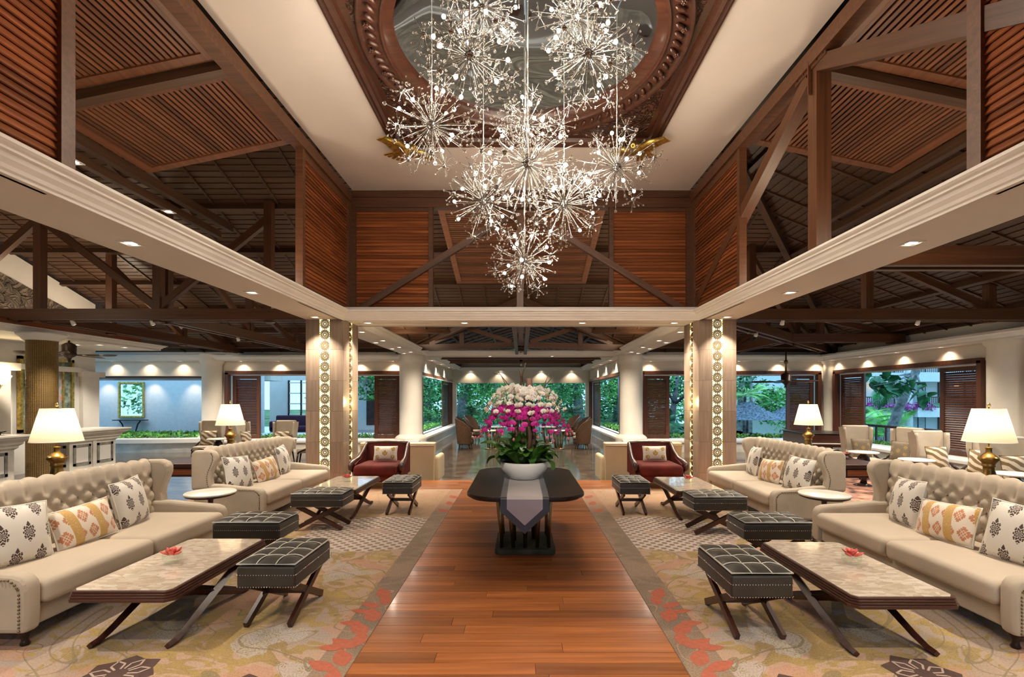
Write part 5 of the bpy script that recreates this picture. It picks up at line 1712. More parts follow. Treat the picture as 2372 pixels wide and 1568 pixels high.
def sprays(n, mesh, nm, r0, z0, r1, z1, k, r_arch, stem_from):
    for i in range(n):
        a = 2 * pi * (i + ro.uniform(-.25, .25)) / n
        rr = r1 * ro.uniform(.86, 1.06); ze = z1 + ro.uniform(-.03, .03); zs = z0 + ro.uniform(-.03, .03)
        pts = []
        for j in range(9):
            t = j / 8
            r = r0 + (rr - r0) * (t ** .85)
            z = zs + (ze - zs) * t ** 1.7 + r_arch * sin(pi * t) * .5
            pts.append(Vector((r * cos(a), r * sin(a), z)))
        B().tube([Vector((stem_from * cos(a), stem_from * sin(a), .2)), Vector((r0 * .7 * cos(a), r0 * .7 * sin(a), zs * .6))] + pts, .0035, 5).obj('flower_stem', MT['leaf'], OR)
        for j in range(k):
            t = (j + .3) / k
            q = t * 8; e = min(7, int(q)); p = pts[e].lerp(pts[e + 1], q - e)
            for side in (-1, 1):
                if ro.random() < .12: continue
                off = Vector((-sin(a), cos(a), 0)) * (side * .030 * (1.1 - t * .4))
                o = link(nm, mesh, OR, p + off + Vector((ro.uniform(-.01, .01), ro.uniform(-.01, .01), ro.uniform(-.015, .015))))
                yaw = a + pi / 2 + side * .5 + ro.uniform(-.35, .35)
                o.rotation_euler = Euler((.25 + ro.uniform(-.25, .25), ro.uniform(-.3, .3), yaw))
                sc = ro.uniform(.85, 1.12) * (1.0 - .3 * t * t); o.scale = (sc, sc, sc)
sprays(18, WB, 'white_orchid', .06, 1.0, .50, .74, 8, .16, .05)
sprays(20, PB, 'magenta_orchid', .14, .78, .545, .53, 8, .14, .12)
bud = B().ball((0, 0, 0), .014, 6, 5, (1, 1, 1.3)).mesh('bud', plain('orchid_bud', (.55, .12, .16), .5, var=.2))
for i in range(40):
    a = ro.uniform(0, 2 * pi); link('bud', bud, OR, (cos(a) * ro.uniform(.5, .58), sin(a) * ro.uniform(.5, .58), .53 + ro.uniform(-.06, .03)))
def leafm(L, W, droop):
    b = B()
    def f(u, v):
        w = W * sin(pi * min(.965, u * .82 + .13)) ** .6
        return (u * L * cos(droop * u), (v - .5) * w, .16 * sin(pi * u * .6) - droop * .42 * L * u * u + abs(v - .5) * w * .35)
    b.surf(f, 8, 4); return b.mesh('orchid_leaf', MT['leaf'])
LM = [leafm(.30, .125, .5), leafm(.27, .115, 1.0), leafm(.34, .12, .25)]
for i in range(70):
    a = 2 * pi * i / 70 * 5 + ro.uniform(-.3, .3)
    q = ro.uniform(.03, .17); el = ro.uniform(-.5, .9)
    o = link('orchid_leaf', LM[i % 3], OR, (q * cos(a), q * sin(a), .19 + .16 * max(0, el) * ro.random()))
    o.rotation_euler = Euler((ro.uniform(-.3, .3), -el, a)); s = ro.uniform(.8, 1.2); o.scale = (s, s, s)
for i in range(9):
    a = 2 * pi * i / 9 + .2; q = .10
    B().tube([(q * cos(a), q * sin(a), .2), (q * 1.2 * cos(a + .2), q * 1.2 * sin(a + .2), .5), (q * 1.1 * cos(a), q * 1.1 * sin(a), .72)], [.022, .026, .015], 7).obj('driftwood', MT['twig'], OR)
B().tube([(.06, .02, .2), (.065, .02, 1.0), (.055, .03, 1.16)], [.05, .042, .04], 10).obj('bamboo_trunk', MT['twig'], OR)
for (pts, rr) in (([(-.02, 0, .5), (-.05, .02, 1.0), (-.03, .02, 1.15), (-.05, 0, 1.26)], .02), ([(-.08, 0, .8), (-.2, .0, 1.06), (-.27, .0, 1.2), (-.36, 0, 1.22)], .006), ([(-.08, .05, .8), (-.18, .03, 1.08), (-.30, .0, 1.24)], .006),
                  ([(.1, 0, .8), (.22, 0, 1.05), (.29, .02, 1.22)], .006), ([(.1, .05, .8), (.25, .05, 1.08), (.35, 0, 1.20)], .006), ([(.0, .04, 1.0), (-.02, .05, 1.2), (.02, .04, 1.34)], .008), ([(-.04, 0, 1.0), (-.12, -.02, 1.06), (-.2, 0, 1.10)], .008)):
    B().tube(pts, [rr, rr * .9, rr * .7, rr * .4][:len(pts)], 6).obj('branch', MT['twig'], OR)
# ================================================================ BACKGROUND SEATING
WOVEN = plain('tan_woven_back', (.34, .22, .10), .6, var=.2, scale=40, bump=.2)
def make_wing_chair(label):
    r = thing('wing_chair', label, 'wing chair', (0, 0, 0), 0, 'tall pale wing chairs')
    B().rbox((0, -.06, .43), (.54, .58, .15), .05, 3, None, .02).obj('seat', MT['velvet'], r)
    def bw(z): return .245 + .055 * (z - .4) / .84
    def bf(u, v, dy=0):
        z = .36 + .88 * v
        return ((u - .5) * 2 * bw(z), .24 + .10 * v + dy, z + (.0 if v < 1 else 0))
    b = B(); b.surf(lambda u, v: bf(u, v), 8, 10)
    b.obj('back_inside', MT['velvet'], r)
    B().surf(lambda u, v: bf(1 - u, v, .09), 8, 10).obj('back_outside', WOVEN, r)
    B().tube([bf(0, 1, .045), bf(.5, 1, .045), bf(1, 1, .045)], .045, 8).obj('top_roll', MT['velvet'], r)
    for s in (-1, 1):
        def wing(u, v, s=s):
            z = .40 + .84 * v
            reach = .0 + .09 * max(0, min(1, (z - .68) / .25)) + .12 * max(0, min(1, (.66 - z) / .12))
            x = s * (bw(z) + .02 * (1 - u) + .025 * u * 0)
            y0 = .34 + .09 * v
            return (x, y0 - (reach + .10) * u, z)
        bb = B(); bb.surf(lambda u, v: wing(u, v) if s > 0 else wing(1 - u, v), 4, 12)
        bb.surf(lambda u, v: tuple(Vector(wing(1 - u, v) if s > 0 else wing(u, v)) + Vector((s * .05, 0, 0))), 4, 12)
        bb.tube([Vector(wing(1, i / 12)) + Vector((s * .025, 0, 0)) for i in range(13)], .032, 8)
        bb.obj('wing', MT['velvet'], r)
        B().tube([(s * .30, .18, .60), (s * .32, .02, .52), (s * .31, -.20, .43), (s * .30, -.30, .38)], [.025, .028, .026, .02], 8).obj('arm_rail', MT['ebony'], r)
        B().tube([(s * .27, -.30, .37), (s * .28, -.33, .15), (s * .28, -.35, 0)], [.03, .024, .016], 8).obj('leg', MT['ebony'], r)
        B().tube([(s * .25, .26, .38), (s * .26, .36, 0)], [.028, .016], 8).obj('leg', MT['ebony'], r)
    return r
wc0 = None
def wing_chair(x, y, rz, label, cush=None, clabel=None):
    global wc0
    if wc0 is None:
        wc0 = make_wing_chair(label); wc0.location = (x, y, ZL); wc0.rotation_euler = (0, 0, rz)
    else: dup(wc0, (x, y, ZL), rz, label)
    if cush:
        d = Vector((sin(rz) * -.10, cos(rz) * .10, 0))
        pillow(cush, (x + d.x, y + d.y, ZL + .735), rz + .05, clabel, -.2)
wing_chair(8.50, 12.1, -.10, 'pale wing chair next to the piano, by the side window', 't', 'taupe cushion with gold circle on the wing chair next to the piano')
wing_chair(8.82, 11.45, -1.35, 'pale wing chair turned sideways between piano-side chair and front-facing one', 't', 'taupe cushion with gold circle on the sideways wing chair')
wing_chair(8.74, 10.15, -.05, 'pale wing chair facing the room left of the near right lamp', 'z', 'zebra striped cushion on the wing chair left of the near right lamp')
wing_chair(8.95, 9.55, -1.3, 'pale wing chair turned sideways, mostly hidden by the near right lamp', 'z', 'zebra striped cushion beside the stem of the near right lamp')
wing_chair(8.75, 8.55, -.2, 'pale wing chair at the right picture edge beyond the near right lamp', 'z', 'zebra striped cushion at the right picture edge')
wing_chair(-9.72, 15.1, .12, 'pale wing chair left of the far left lamp, before the planter', 'z', 'zebra striped cushion left of the far left lamp')
wing_chair(-8.30, 14.9, .95 + .5, 'pale wing chair turned sideways just right of the far left lamp', 'z', 'zebra striped cushion just right of the far left lamp')
wing_chair(-7.32, 14.8, -.05, 'pale wing chair facing the room beside the left stone column', 'z', 'zebra striped cushion near the left stone column')
wing_chair(-6.3, 14.6, -1.3, 'pale wing chair mostly hidden behind the left stone column')
def orb_table(x, y, label):
    r = thing('orb_table', label, 'table', (x, y, ZL), 0, 'round lounge tables with orb stems')
    B().lathe([(0, .745), (.29, .745), (.30, .752), (.30, .768), (.29, .775), (0, .775)], 36).obj('top', MT['tabletop'], r)
    B().lathe([(0, .44), (.05, .45), (.11, .50), (.13, .58), (.11, .66), (.06, .71), (.12, .74), (0, .745)], 24).obj('orb', MT['ebony'], r)
    B().tube([(0, 0, .48), (.0, .05, .36), (0, -.03, .22), (0, .0, .06)], [.05, .06, .05, .07], 12).obj('stem', MT['ebony'], r)
    B().lathe([(0, 0), (.2, 0), (.2, .02), (.08, .06), (0, .07)], 24).obj('foot', MT['ebony'], r)
orb_table(7.72, 11.0, 'round white lounge table with dark orb stem next to the piano chair')
orb_table(7.82, 9.65, 'round white lounge table with dark orb stem left of the near right lamp')
orb_table(7.95, 7.85, 'round white lounge table with dark orb stem at the right picture edge')
orb_table(-9.0, 14.5, 'round white lounge table with dark orb stem left of the far left lamp')
orb_table(-6.95, 14.5, 'round white lounge table with dark orb stem behind the far left sofa')
rug = B().bx(6.4, 9.6, 7.6, 13.0, ZL, ZL + .012).obj('lounge_rug', plain('red_patterned_rug', (.26, .12, .08), .95, var=.45, scale=5))
tag(rug, 'faded red patterned rug under the lounge chairs near the piano', 'rug')

# grand piano
pn = thing('grand_piano', 'dark polished grand piano before the corner shutters', 'piano', (8.6, 13.9, ZL), -.15)
case = [(-.75, -.72), (.75, -.72), (.75, -.30), (.72, .05), (.60, .32), (.38, .50), (.18, .66), (0, .86), (-.25, .98), (-.55, 1.0), (-.75, .88)]
B().prism(case, .68, .98).obj('case', MT['mahog'], pn, bevel=.01)
B().prism([(x * 1.03, y * 1.02) for x, y in case], .985, 1.015).obj('lid', MT['ebony'], pn, bevel=.006)
B().bx(-.70, .70, -.90, -.72, .66, .74).obj('key_bed', MT['mahog'], pn)
for s in (-1, 1): B().bx(s * .70, s * .78, -.92, -.70, .66, .86).obj('key_cheek', MT['mahog'], pn, bevel=.01)
kb = B()
for i in range(36): kb.bx(-.66 + i * .0366, -.66 + i * .0366 + .034, -.88, -.74, .74, .755)
kb.obj('keys', MT['piping'], pn, kind='stuff')
for (x, y) in ((-.62, -.6), (.62, -.6), (-.35, .75)):
    B().lathe([(.03, 0), (.05, .03), (.04, .08), (.06, .2), (.075, .45), (.085, .55), (.09, .68)], 8, (x, y, 0)).obj('leg', MT['mahog'], pn)
B().beam((0, -.5, .05), (0, -.5, .68), .05, .05).obj('pedal_lyre', MT['mahog'], pn)
B().bx(-.4, .4, -.3, -.28, 1.015, 1.02).obj('music_rail', MT['ebony'], pn)

# wicker chairs and rod tables in the corridor
def make_wicker(label):
    r = thing('wicker_chair', label, 'wicker chair', (0, 0, 0), 0, 'high backed wicker chairs')
    def sh(u, v):
        a = -pi * .5 + (u - .5) * pi * 1.25 + pi
        hgt = .48 + .70 * max(0, cos((u - .5) * pi * 1.15)) ** .32
        hgt = max(hgt, .66)
        rr = .34 + .10 * v
        return (rr * cos(a), rr * sin(a) * .95, .22 + (hgt - .22) * v * 1.0)
    b = B(); b.surf(sh, 24, 8); b.surf(lambda u, v: (sh(1 - u, v)[0] * .9, sh(1 - u, v)[1] * .9, sh(1 - u, v)[2]), 24, 8)
    b.obj('woven_shell', MT['wicker'], r)
    B().tube([Vector(sh(i / 24, 1)) * .97 + Vector((0, 0, .01)) for i in range(25)], .022, 7).obj('rim', MT['wicker'], r)
    B().lathe([(0, .2), (.31, .2), (.33, .30), (.30, .40), (0, .42)], 20).obj('seat', MT['wicker'], r)
    B().rbox((0, -.04, .45), (.50, .50, .09), .03, 2).obj('seat_pad', MT['linen'], r)
    for k in range(4):
        a = pi / 4 + k * pi / 2
        B().tube([(.24 * cos(a), .24 * sin(a), .24), (.30 * cos(a), .30 * sin(a), 0)], [.025, .018], 8).obj('leg', MT['wicker'], r)
    return r
wk0 = None
for (x, y, rz, lab, cl) in ((-2.15, 18.9, pi / 2 + .35, 'high-backed wicker chair at the corridor mouth, left of the orchids', 'small ivory cushion on the wicker chair left of the orchids'),
                        (-2.35, 20.6, pi / 2 - .1, 'second high-backed wicker chair along the left corridor side', 'small ivory cushion on the second wicker chair, left corridor side'),
                        (-2.2, 22.5, pi / 2 - .3, 'third high-backed wicker chair along the left corridor side', None),
                        (2.35, 18.9, -pi / 2 - .35, 'high-backed wicker chair at the corridor mouth, right of the orchids', 'small ivory cushion on the wicker chair right of the orchids'),
                        (2.5, 20.6, -pi / 2 + .1, 'second high-backed wicker chair along the right corridor side', 'small ivory cushion on the second wicker chair, right corridor side'),
                        (2.3, 22.5, -pi / 2 + .3, 'third high-backed wicker chair along the right corridor side', None)):
    if wk0 is None:
        wk0 = make_wicker(lab); wk0.location = (x, y, ZL); wk0.rotation_euler = (0, 0, rz)
    else: dup(wk0, (x, y, ZL), rz, lab)
    if cl: pillow('s', (x - sin(rz) * .14, y + cos(rz) * .14, ZL + .65), rz, cl, -.25)
def rod_table(x, y, label):
    r = thing('rod_table', label, 'table', (x, y, ZL), 0, 'round corridor tables on bronze rods')
    B().lathe([(0, .70), (.37, .70), (.38, .71), (.37, .725), (0, .725)], 32).obj('top', MT['tabletop'], r)
    B().lathe([(0, 0), (.26, 0), (.26, .025), (0, .03)], 24).obj('base', MT['bronze'], r)
    for k in range(9):
        a = 2 * pi * k / 9
        B().cyl((.13 * cos(a), .13 * sin(a), .02), (.23 * cos(a + .5), .23 * sin(a + .5), .70), .018, .02, 8).obj('rod', MT['bronze'], r)
rod_table(-1.15, 18.9, 'round white corridor table on bronze rods, nearer one left of the orchids')
rod_table(-1.05, 21.2, 'round white corridor table on bronze rods, farther one left of the orchids')
rod_table(1.45, 18.9, 'round white corridor table on bronze rods, nearer one right of the orchids')
rod_table(1.15, 21.2, 'round white corridor table on bronze rods, farther one right of the orchids')

# ================================================================ CHANDELIER (starburst pendants)
rch = random.Random(4)
def rdir():
    z = rch.uniform(-1, 1); a = rch.uniform(0, 2 * pi); q = sqrt(1 - z * z)
    return Vector((q * cos(a), q * sin(a), z))
def fib(n):
    out = []
    for i in range(n):
        z = 1 - 2 * (i + .5) / n; a = i * 2.39996; q = sqrt(1 - z * z)
        out.append(Vector((q * cos(a), q * sin(a), z)))
    return out
SPK = plain('spoke_steel', (0.33, 0.315, 0.295), 0.22, 1.0, var=0.02)
hubm = B().ball((0, 0, 0), .05, 14, 9).mesh('hub', plain('hub_steel', (0.25, 0.24, 0.23), 0.15, 1.0, var=0.02))
sp = B(); cb = B(); bulbs = []; minis = []
dirs = fib(84)
for i, d in enumerate(dirs):
    d = (d + rdir() * .12).normalized()
    if i % 7 == 0:
        L = .33; bulbs.append(d * (L + .03)); sp.cyl(d * .04, d * L, .0042, n=5, cap=False); sp.cyl(d * (L - .04), d * L, .009, n=6)
    elif i % 6 == 3:
        L = .42; minis.append((d * L, d)); sp.cyl(d * .04, d * L, .003, n=4, cap=False)
    else:
        L = rch.choice((.24, .32, .40, .46)) * rch.uniform(.92, 1.08)
        sp.cyl(d * .04, d * L, .003, n=4, cap=False)
        cb.ball(tuple(d * L), rch.choice((.013, .017, .021)), 8, 6)
SPM = sp.mesh('spokes', SPK); CBM = cb.mesh('crystal_balls', MT['crystal'])
mb = B(); mb.m = 0
mb.ball((0, 0, 0), .026, 10, 7)
for d in fib(15):
    L = .12 * rch.uniform(.85, 1.2)
    mb.m = 0; mb.cyl(d * .02, d * L, .0018, n=4, cap=False)
    mb.m = 1; mb.ball(tuple(d * L), .0105, 7, 5)
MBM = mb.mesh('mini_burst', [SPK, MT['crystal']])
BLM = B().ball((0, 0, 0), .021, 10, 7, (1, 1, 1)).mesh('bulb', MT['bulb'])
pend = [  # x, y, z, radius scale, wording
    (.045, 6.20, 3.42, .95, 'lowest starburst pendant at the tip of the chandelier cluster'),
    (.075, 5.45, 4.31, 1.25, 'large starburst pendant hanging on the centre line of the cluster'),
    (-.49, 6.35, 4.25, 1.10, 'starburst pendant above the lowest one, to its left'),
    (.56, 6.35, 4.22, 1.10, 'starburst pendant above the lowest one, to its right'),
    (-1.03, 5.62, 4.83, 1.10, 'starburst pendant at the left edge of the cluster'),
    (1.16, 5.90, 4.48, 1.05, 'starburst pendant at the right edge of the cluster'),
    (-.52, 4.95, 5.16, 1.12, 'starburst pendant upper left, before the mirror'),
    (.68, 4.95, 5.18, 1.12, 'starburst pendant upper right, before the mirror'),
    (-.42, 5.30, 5.93, 1.0, 'topmost starburst pendant left of the centre rod, at the picture top'),
    (.62, 5.45, 5.95, 1.0, 'topmost starburst pendant right of the centre rod, at the picture top'),
    (.06, 6.30, 5.20, .9, 'starburst pendant behind the centre rod, close to the mirror'),
]
for i, (x, y, z, s, lab) in enumerate(pend):
    r = thing('starburst_pendant', lab, 'pendant light', (x, y, z), i * 1.3, 'starburst pendants of the chandelier')
    link('hub', hubm, r, None, None, (s, s, s)); o = link('spokes', SPM, r, None, None, (s, s, s)); o['kind'] = 'stuff'
    o = link('crystal_balls', CBM, r, None, None, (s, s, s)); o['kind'] = 'stuff'
    for d in bulbs: link('bulb', BLM, r, d * s)
    for p, d in minis: link('mini_burst', MBM, r, p * s, (rch.uniform(0, 6), rch.uniform(0, 6), 0), (s, s, s))
    top = ZT + .36 - z
    B().cyl((0, 0, .04), (0, 0, top), .008, n=8).obj('hanging_rod', MT['chrome'], r)
    M = Matrix.Translation((x, y, z)) @ Matrix.Rotation(i * 1.3, 4, 'Z')
    for k, d in enumerate(bulbs):
        if k % 3 == i % 3: point(M @ (d * (s * 1.09)), 4.0, (1.0, .86, .68), .03, 'chandelier_bulb')
# ================================================================ OUTSIDE
rx = random.Random(31)
LEAFA = plain('garden_leaf', (.11, .36, .10), .5, var=.45, scale=1.5)
LEAFB = plain('garden_leaf_light', (.22, .52, .11), .5, var=.4, scale=1.5)
LEAFC = plain('garden_leaf_dark', (.045, .20, .075), .45, var=.4, scale=2)
BARK = plain('bark', (.22, .22, .22), .85, var=.25, scale=5, bump=.3)
WHT = plain('outside_white', (.78, .80, .82), .7, var=.02)
GR = plain('garden_ground', (.10, .20, .06), .9, var=.4, scale=.7)
PAVE = plain('terrace_paving', (.50, .47, .43), .7, var=.1, scale=2)
struct(B().add([(-60, 33, -.6), (14, 33, -.6), (14, 90, -.6), (-60, 90, -.6)], [(0, 1, 2, 3)]).obj('ground_garden', GR))
struct(B().add([(12, -10, -4.6), (90, -10, -4.6), (90, 90, -4.6), (12, 90, -4.6)], [(0, 1, 2, 3)]).obj('ground_lower_garden', GR))
struct(B().bx(-4.4, 4.4, 29.3, 36, ZL - .1, ZL - .02).obj('ground_terrace', PAVE))
struct(B().bx(4.4, 12.9, YW + .3, 33, -1.2, -.30).obj('ground_bed', GR))
def crown(b, c, rad, n, leaf=.16, flat=1.0):
    for _ in range(n):
        z = rx.uniform(-1, 1); a = rx.uniform(0, 2 * pi); q = sqrt(1 - z * z); k = rx.uniform(.55, 1.0)
        p = Vector((c[0] + rad[0] * q * cos(a) * k, c[1] + rad[1] * q * sin(a) * k, c[2] + rad[2] * z * k))
        d = Vector((rx.uniform(-1, 1), rx.uniform(-1, 1), rx.uniform(-.8, .4))).normalized() * leaf * rx.uniform(.7, 1.3)
        w = d.cross(Vector((rx.uniform(-1, 1), rx.uniform(-1, 1), 1))).normalized() * d.length * .34
        b.add([p, p + d * .5 + w, p + d, p + d * .5 - w], [(0, 1, 2, 3)])
def tree(loc, h, cl, label, mat, trunk=.22, lean=.3, leaf=.2, group='garden trees outside the corridor'):
    r = thing('garden_tree', label, 'tree', loc, 0, group)
    B().tube([(0, 0, -.3), (lean * .3, 0, h * .4), (lean, .1, h * .75), (lean * 1.2, 0, h)], [trunk * 1.2, trunk, trunk * .8, trunk * .4], 10).obj('trunk', BARK, r)
    for k in range(3):
        a = rx.uniform(0, 6.28)
        B().tube([(lean * .7, 0, h * .55), (lean + cos(a) * .8, sin(a) * .8, h * .75), (lean + cos(a) * 1.8, sin(a) * 1.4, h * .95)], [trunk * .5, trunk * .35, trunk * .15], 7).obj('limb', BARK, r)
    b = B()
    for (cx, cy, cz, rr, n) in cl: crown(b, (cx, cy, cz), (rr, rr, rr * .7), n, leaf)
    b.obj('crown', mat, r, kind='stuff')
tree((-4.6, 37, -.6), 5.5, [(0, 0, 4.6, 2.4, 1100), (2.0, .5, 3.8, 1.7, 800), (-2.2, 0, 3.7, 1.8, 800), (1.0, -1, 2.9, 1.2, 450)], 'broad green tree beyond the corridor end, left of the orchids', LEAFA, .35, .6)
tree((4.4, 36.5, -.6), 5.5, [(0, 0, 4.4, 2.5, 1200), (-2.2, .3, 3.6, 1.8, 900), (2.0, 0, 3.6, 1.9, 900), (-1.0, -1, 2.6, 1.2, 500)], 'broad green tree beyond the corridor end, right of the orchids', LEAFA, .35, -.5)
tree((0, 44, -.6), 7, [(0, 0, 4.8, 3.2, 1200), (3, 0, 4.2, 2.4, 900), (-3, 0, 4.2, 2.4, 900), (0, 0, 2.6, 2.4, 700)], 'distant green tree on the centre line beyond the corridor end', LEAFB, .3, .2, .26)
tree((-9, 47, -.6), 7, [(0, 0, 4.2, 4.0, 1300), (0, 0, 2.0, 3.2, 800)], 'distant leafy tree far left beyond the corridor', LEAFA, .3, .2, .3)
tree((9, 46, -.6), 7, [(0, 0, 4.2, 4.0, 1300), (0, 0, 2.0, 3.2, 800)], 'distant leafy tree far right beyond the corridor', LEAFC, .3, .2, .3)
tree((-7.6, 29.5, -.6), 4.5, [(0, 0, 3.6, 1.9, 900), (1.2, 1.0, 2.8, 1.3, 600), (-1, -1, 2.9, 1.3, 500)], 'leaning tree outside the left corridor window', LEAFA, .26, .5)
tree((7.6, 29.5, -.6), 4.5, [(0, 0, 3.6, 2.0, 1000), (-1.2, 1.0, 2.6, 1.4, 700), (1, -1, 2.6, 1.3, 600)], 'leafy tree outside the right corridor window', LEAFB, .24, -.4)
tree((7.2, 23.5, -.6), 3.6, [(0, 0, 3.4, 1.5, 700), (1.6, .5, 3.0, 1.2, 500), (3.2, .5, 3.2, 1.1, 450)], 'tree with hanging leaves outside the back window, right side', LEAFC, .14, .3, .16)
tree((-2.2, 40, -.6), 6, [(0, 0, 3.6, 2.6, 1100), (0, -1, 1.6, 2.2, 900)], 'bushy mid-distance tree left of the corridor axis', LEAFB, .25, .3, .24)
tree((3.0, 40.5, -.6), 6, [(0, 0, 3.6, 2.6, 1100), (0, -1, 1.6, 2.2, 900)], 'bushy mid-distance tree right of the corridor axis', LEAFA, .25, .3, .24)
tree((-24, 9.5, -.6), 5, [(0, 0, 3.4, 3.0, 1200), (-2, 2, 2.4, 2.2, 700)], 'garden tree outside the reception side, seen in the gold mirror', LEAFB, .3, .3, .3)
tree((-33, 14, -.6), 5, [(0, 0, 3.4, 3.5, 1200), (0, 4, 2.4, 3.2, 900)], 'second garden tree outside the reception side, seen in the gold mirror', LEAFA, .3, .3, .3)
for i, (x, y, mt, lab) in enumerate(((-16, 54, LEAFB, 'farthest tree of the green belt, far left'), (-6, 55, LEAFA, 'farthest tree of the green belt, left of centre'), (4, 56, LEAFB, 'farthest tree of the green belt, right of centre'), (14, 55, LEAFA, 'farthest tree of the green belt, far right'))):
    tree((x, y, -.6), 8, [(0, 0, 5.0, 5.5, 1100), (-3, -1, 2.0, 4.0, 700), (3, -1, 2.0, 4.0, 700)], lab, mt, .3, .2, .5, 'distant green belt')
tree((15.0, 33.5, -.8), 5, [(0, 0, 2.6, 2.4, 900), (-2.4, 0, 1.6, 1.8, 700), (2.5, 0, 1.8, 1.8, 700)], 'bushy tree behind the thatched parasols', LEAFA, .2, .2, .26)
tree((19.8, 33.8, -2.8), 5, [(0, 0, 3.0, 2.2, 800), (-1.8, 0, 4.2, 1.6, 600)], 'bushy tree before the pale annex wall', LEAFB, .2, .2, .26)
pole = B().cyl((0, 0, -.6), (0, 0, 4.0), .06, .05, 10).obj('garden_post', plain('grey_post', (.30, .36, .42), .5), None, (5.6, 28.0, 0))
tag(pole, 'thin grey post outside the right corridor window', 'post')
def shrub(loc, rad, n, label, mat, leaf=.14, nm='garden_shrub', group='garden shrubs outside'):
    b = B(); crown(b, (0, 0, rad[2] * .8), rad, n, leaf)
    r = thing(nm, label, 'shrub', loc, 0, group)
    b.obj('foliage', mat, r, kind='stuff')
    B().tube([(0, 0, -.1), (0, 0, rad[2])], [.03, .015], 6).obj('stem', BARK, r)
shrub((-6.6, 33, -.6), (1.4, 1.2, 1.0), 600, 'round hedge bush outside the left corridor window', LEAFB)
shrub((-2.6, 33.5, -.6), (1.6, 1.0, .8), 600, 'low bush beyond the corridor end, left', LEAFA)
shrub((2.8, 33.5, -.6), (1.6, 1.0, .8), 600, 'low bush beyond the corridor end, right', LEAFC)
shrub((6.4, 27.2, -.6), (1.0, 1.6, .7), 500, 'low bush beside the grey post outside the right corridor window', LEAFB)
# planter hedges on the window ledges
def hedge(x0, x1, y0, y1, z, label, n):
    b = B()
    for _ in range(n):
        p = Vector((rx.uniform(x0, x1), rx.uniform(y0, y1), z + rx.uniform(0, .14)))
        d = Vector((rx.uniform(-1, 1), rx.uniform(-1, 1), rx.uniform(.1, 1))).normalized() * .11
        w = d.cross(Vector((rx.uniform(-1, 1), rx.uniform(-1, 1), .3))).normalized() * .035
        b.add([p, p + d * .5 + w, p + d, p + d * .5 - w], [(0, 1, 2, 3)])
    o = b.obj('planter_hedge', LEAFB, kind='stuff'); tag(o, label, 'hedge', None, 'stuff')
hedge(4.6, 11.1, YW + .45, YW + .9, ZSILL - .05, 'low green hedge in the planter outside the back window behind the piano', 900)
hedge(-11, -4.6, YW + .45, YW + .85, ZSILL - .05, 'low green hedge in the planter outside the back left window', 700)
hedge(XR + .45, XR + .95, 12.3, 17.8, ZSILL - .12, 'low green hedge outside the side window behind the wing chairs', 800)
hedge(-5.0, -4.55, 20, 28, ZSILL - .05, 'low green hedge on the sill of the left corridor window', 700)
hedge(4.55, 5.0, 20, 28, ZSILL - .05, 'low green hedge on the sill of the right corridor window', 700)
# palms
def frond_mesh(L, n, mat, nm='frond'):
    b = B()
    pts = [Vector((L * t, 0, L * (.55 * t - .62 * t * t))) for t in [i / 8 for i in range(9)]]
    b.tube(pts, [.02 * (1 - .8 * i / 8) for i in range(9)], 4)
    for i in range(n):
        t = .12 + .86 * i / n; q = t * 8; e = min(7, int(q)); p = pts[e].lerp(pts[e + 1], q - e)
        l = L * .34 * sin(pi * (t * .8 + .15))
        for s in (-1, 1):
            d = Vector((.55, s * .8, -.25)).normalized() * l; w = Vector((.8, -s * .5, 0)).normalized() * .028
            b.add([p, p + d * .5 + w, p + d, p + d * .5 - w], [(0, 1, 2, 3)])
    return b.mesh(nm, mat)
FR1 = frond_mesh(1.7, 22, LEAFB); FR2 = frond_mesh(1.2, 18, LEAFC)
def palm(loc, h, label, mesh, n=11, s=1.0, group='palms outside the windows', trunk=.08):
    r = thing('palm', label, 'palm', loc, rx.uniform(0, 6), group)
    B().tube([(0, 0, 0), (.05, 0, h * .5), (.0, 0, h)], [trunk * 1.3, trunk, trunk * .8], 8).obj('trunk', BARK, r)
    for k in range(n):
        o = link('frond', mesh, r, (0, 0, h - .03))
        o.rotation_euler = Euler((rx.uniform(-.3, .3), -rx.uniform(-.3, .9), 2 * pi * k / n + rx.uniform(-.2, .2))); o.scale = (s, s, s)
palm((17.2, 25.5, -4.6), 4.6, 'feathery palm in front of the white building, left of the leaning trunk', FR1, 13, 1.3)
palm((18.6, 24.8, -4.6), 4.3, 'feathery palm in front of the white building, right of the leaning trunk', FR1, 13, 1.2)
palm((19.8, 27.0, -4.6), 5.6, 'tall slender palm rising before the white building', FR2, 10, 1.4)
palm((11.3, 24.6, -.8), 2.6, 'palm by the thatched parasols outside the back window', FR1, 12, .9)
palm((14.4, 30.6, -.8), 4.6, 'tall palm above the thatched parasols outside the back window', FR1, 12, 1.0)
palm((12.2, 31.0, -.8), 4.2, 'tall palm at the column side of the back window view', FR1, 12, 1.0)
palm((6.6, 21.6, -.6), .5, 'fan palm growing low outside the back window, nearer the corridor', FR2, 16, .9)
palm((6.2, 21.0, -.6), 1.2, 'fan palm growing taller outside the back window, nearer the corridor', FR2, 16, .8)
palm((-2.85, 28.2, ZL + .55), .55, 'spiky potted palm at the corridor end left of the orchids', FR2, 18, .7, 'potted palms at the corridor end', .05)
palm((2.95, 28.2, ZL + .55), .55, 'spiky potted palm at the corridor end right of the orchids', FR2, 18, .7, 'potted palms at the corridor end', .05)
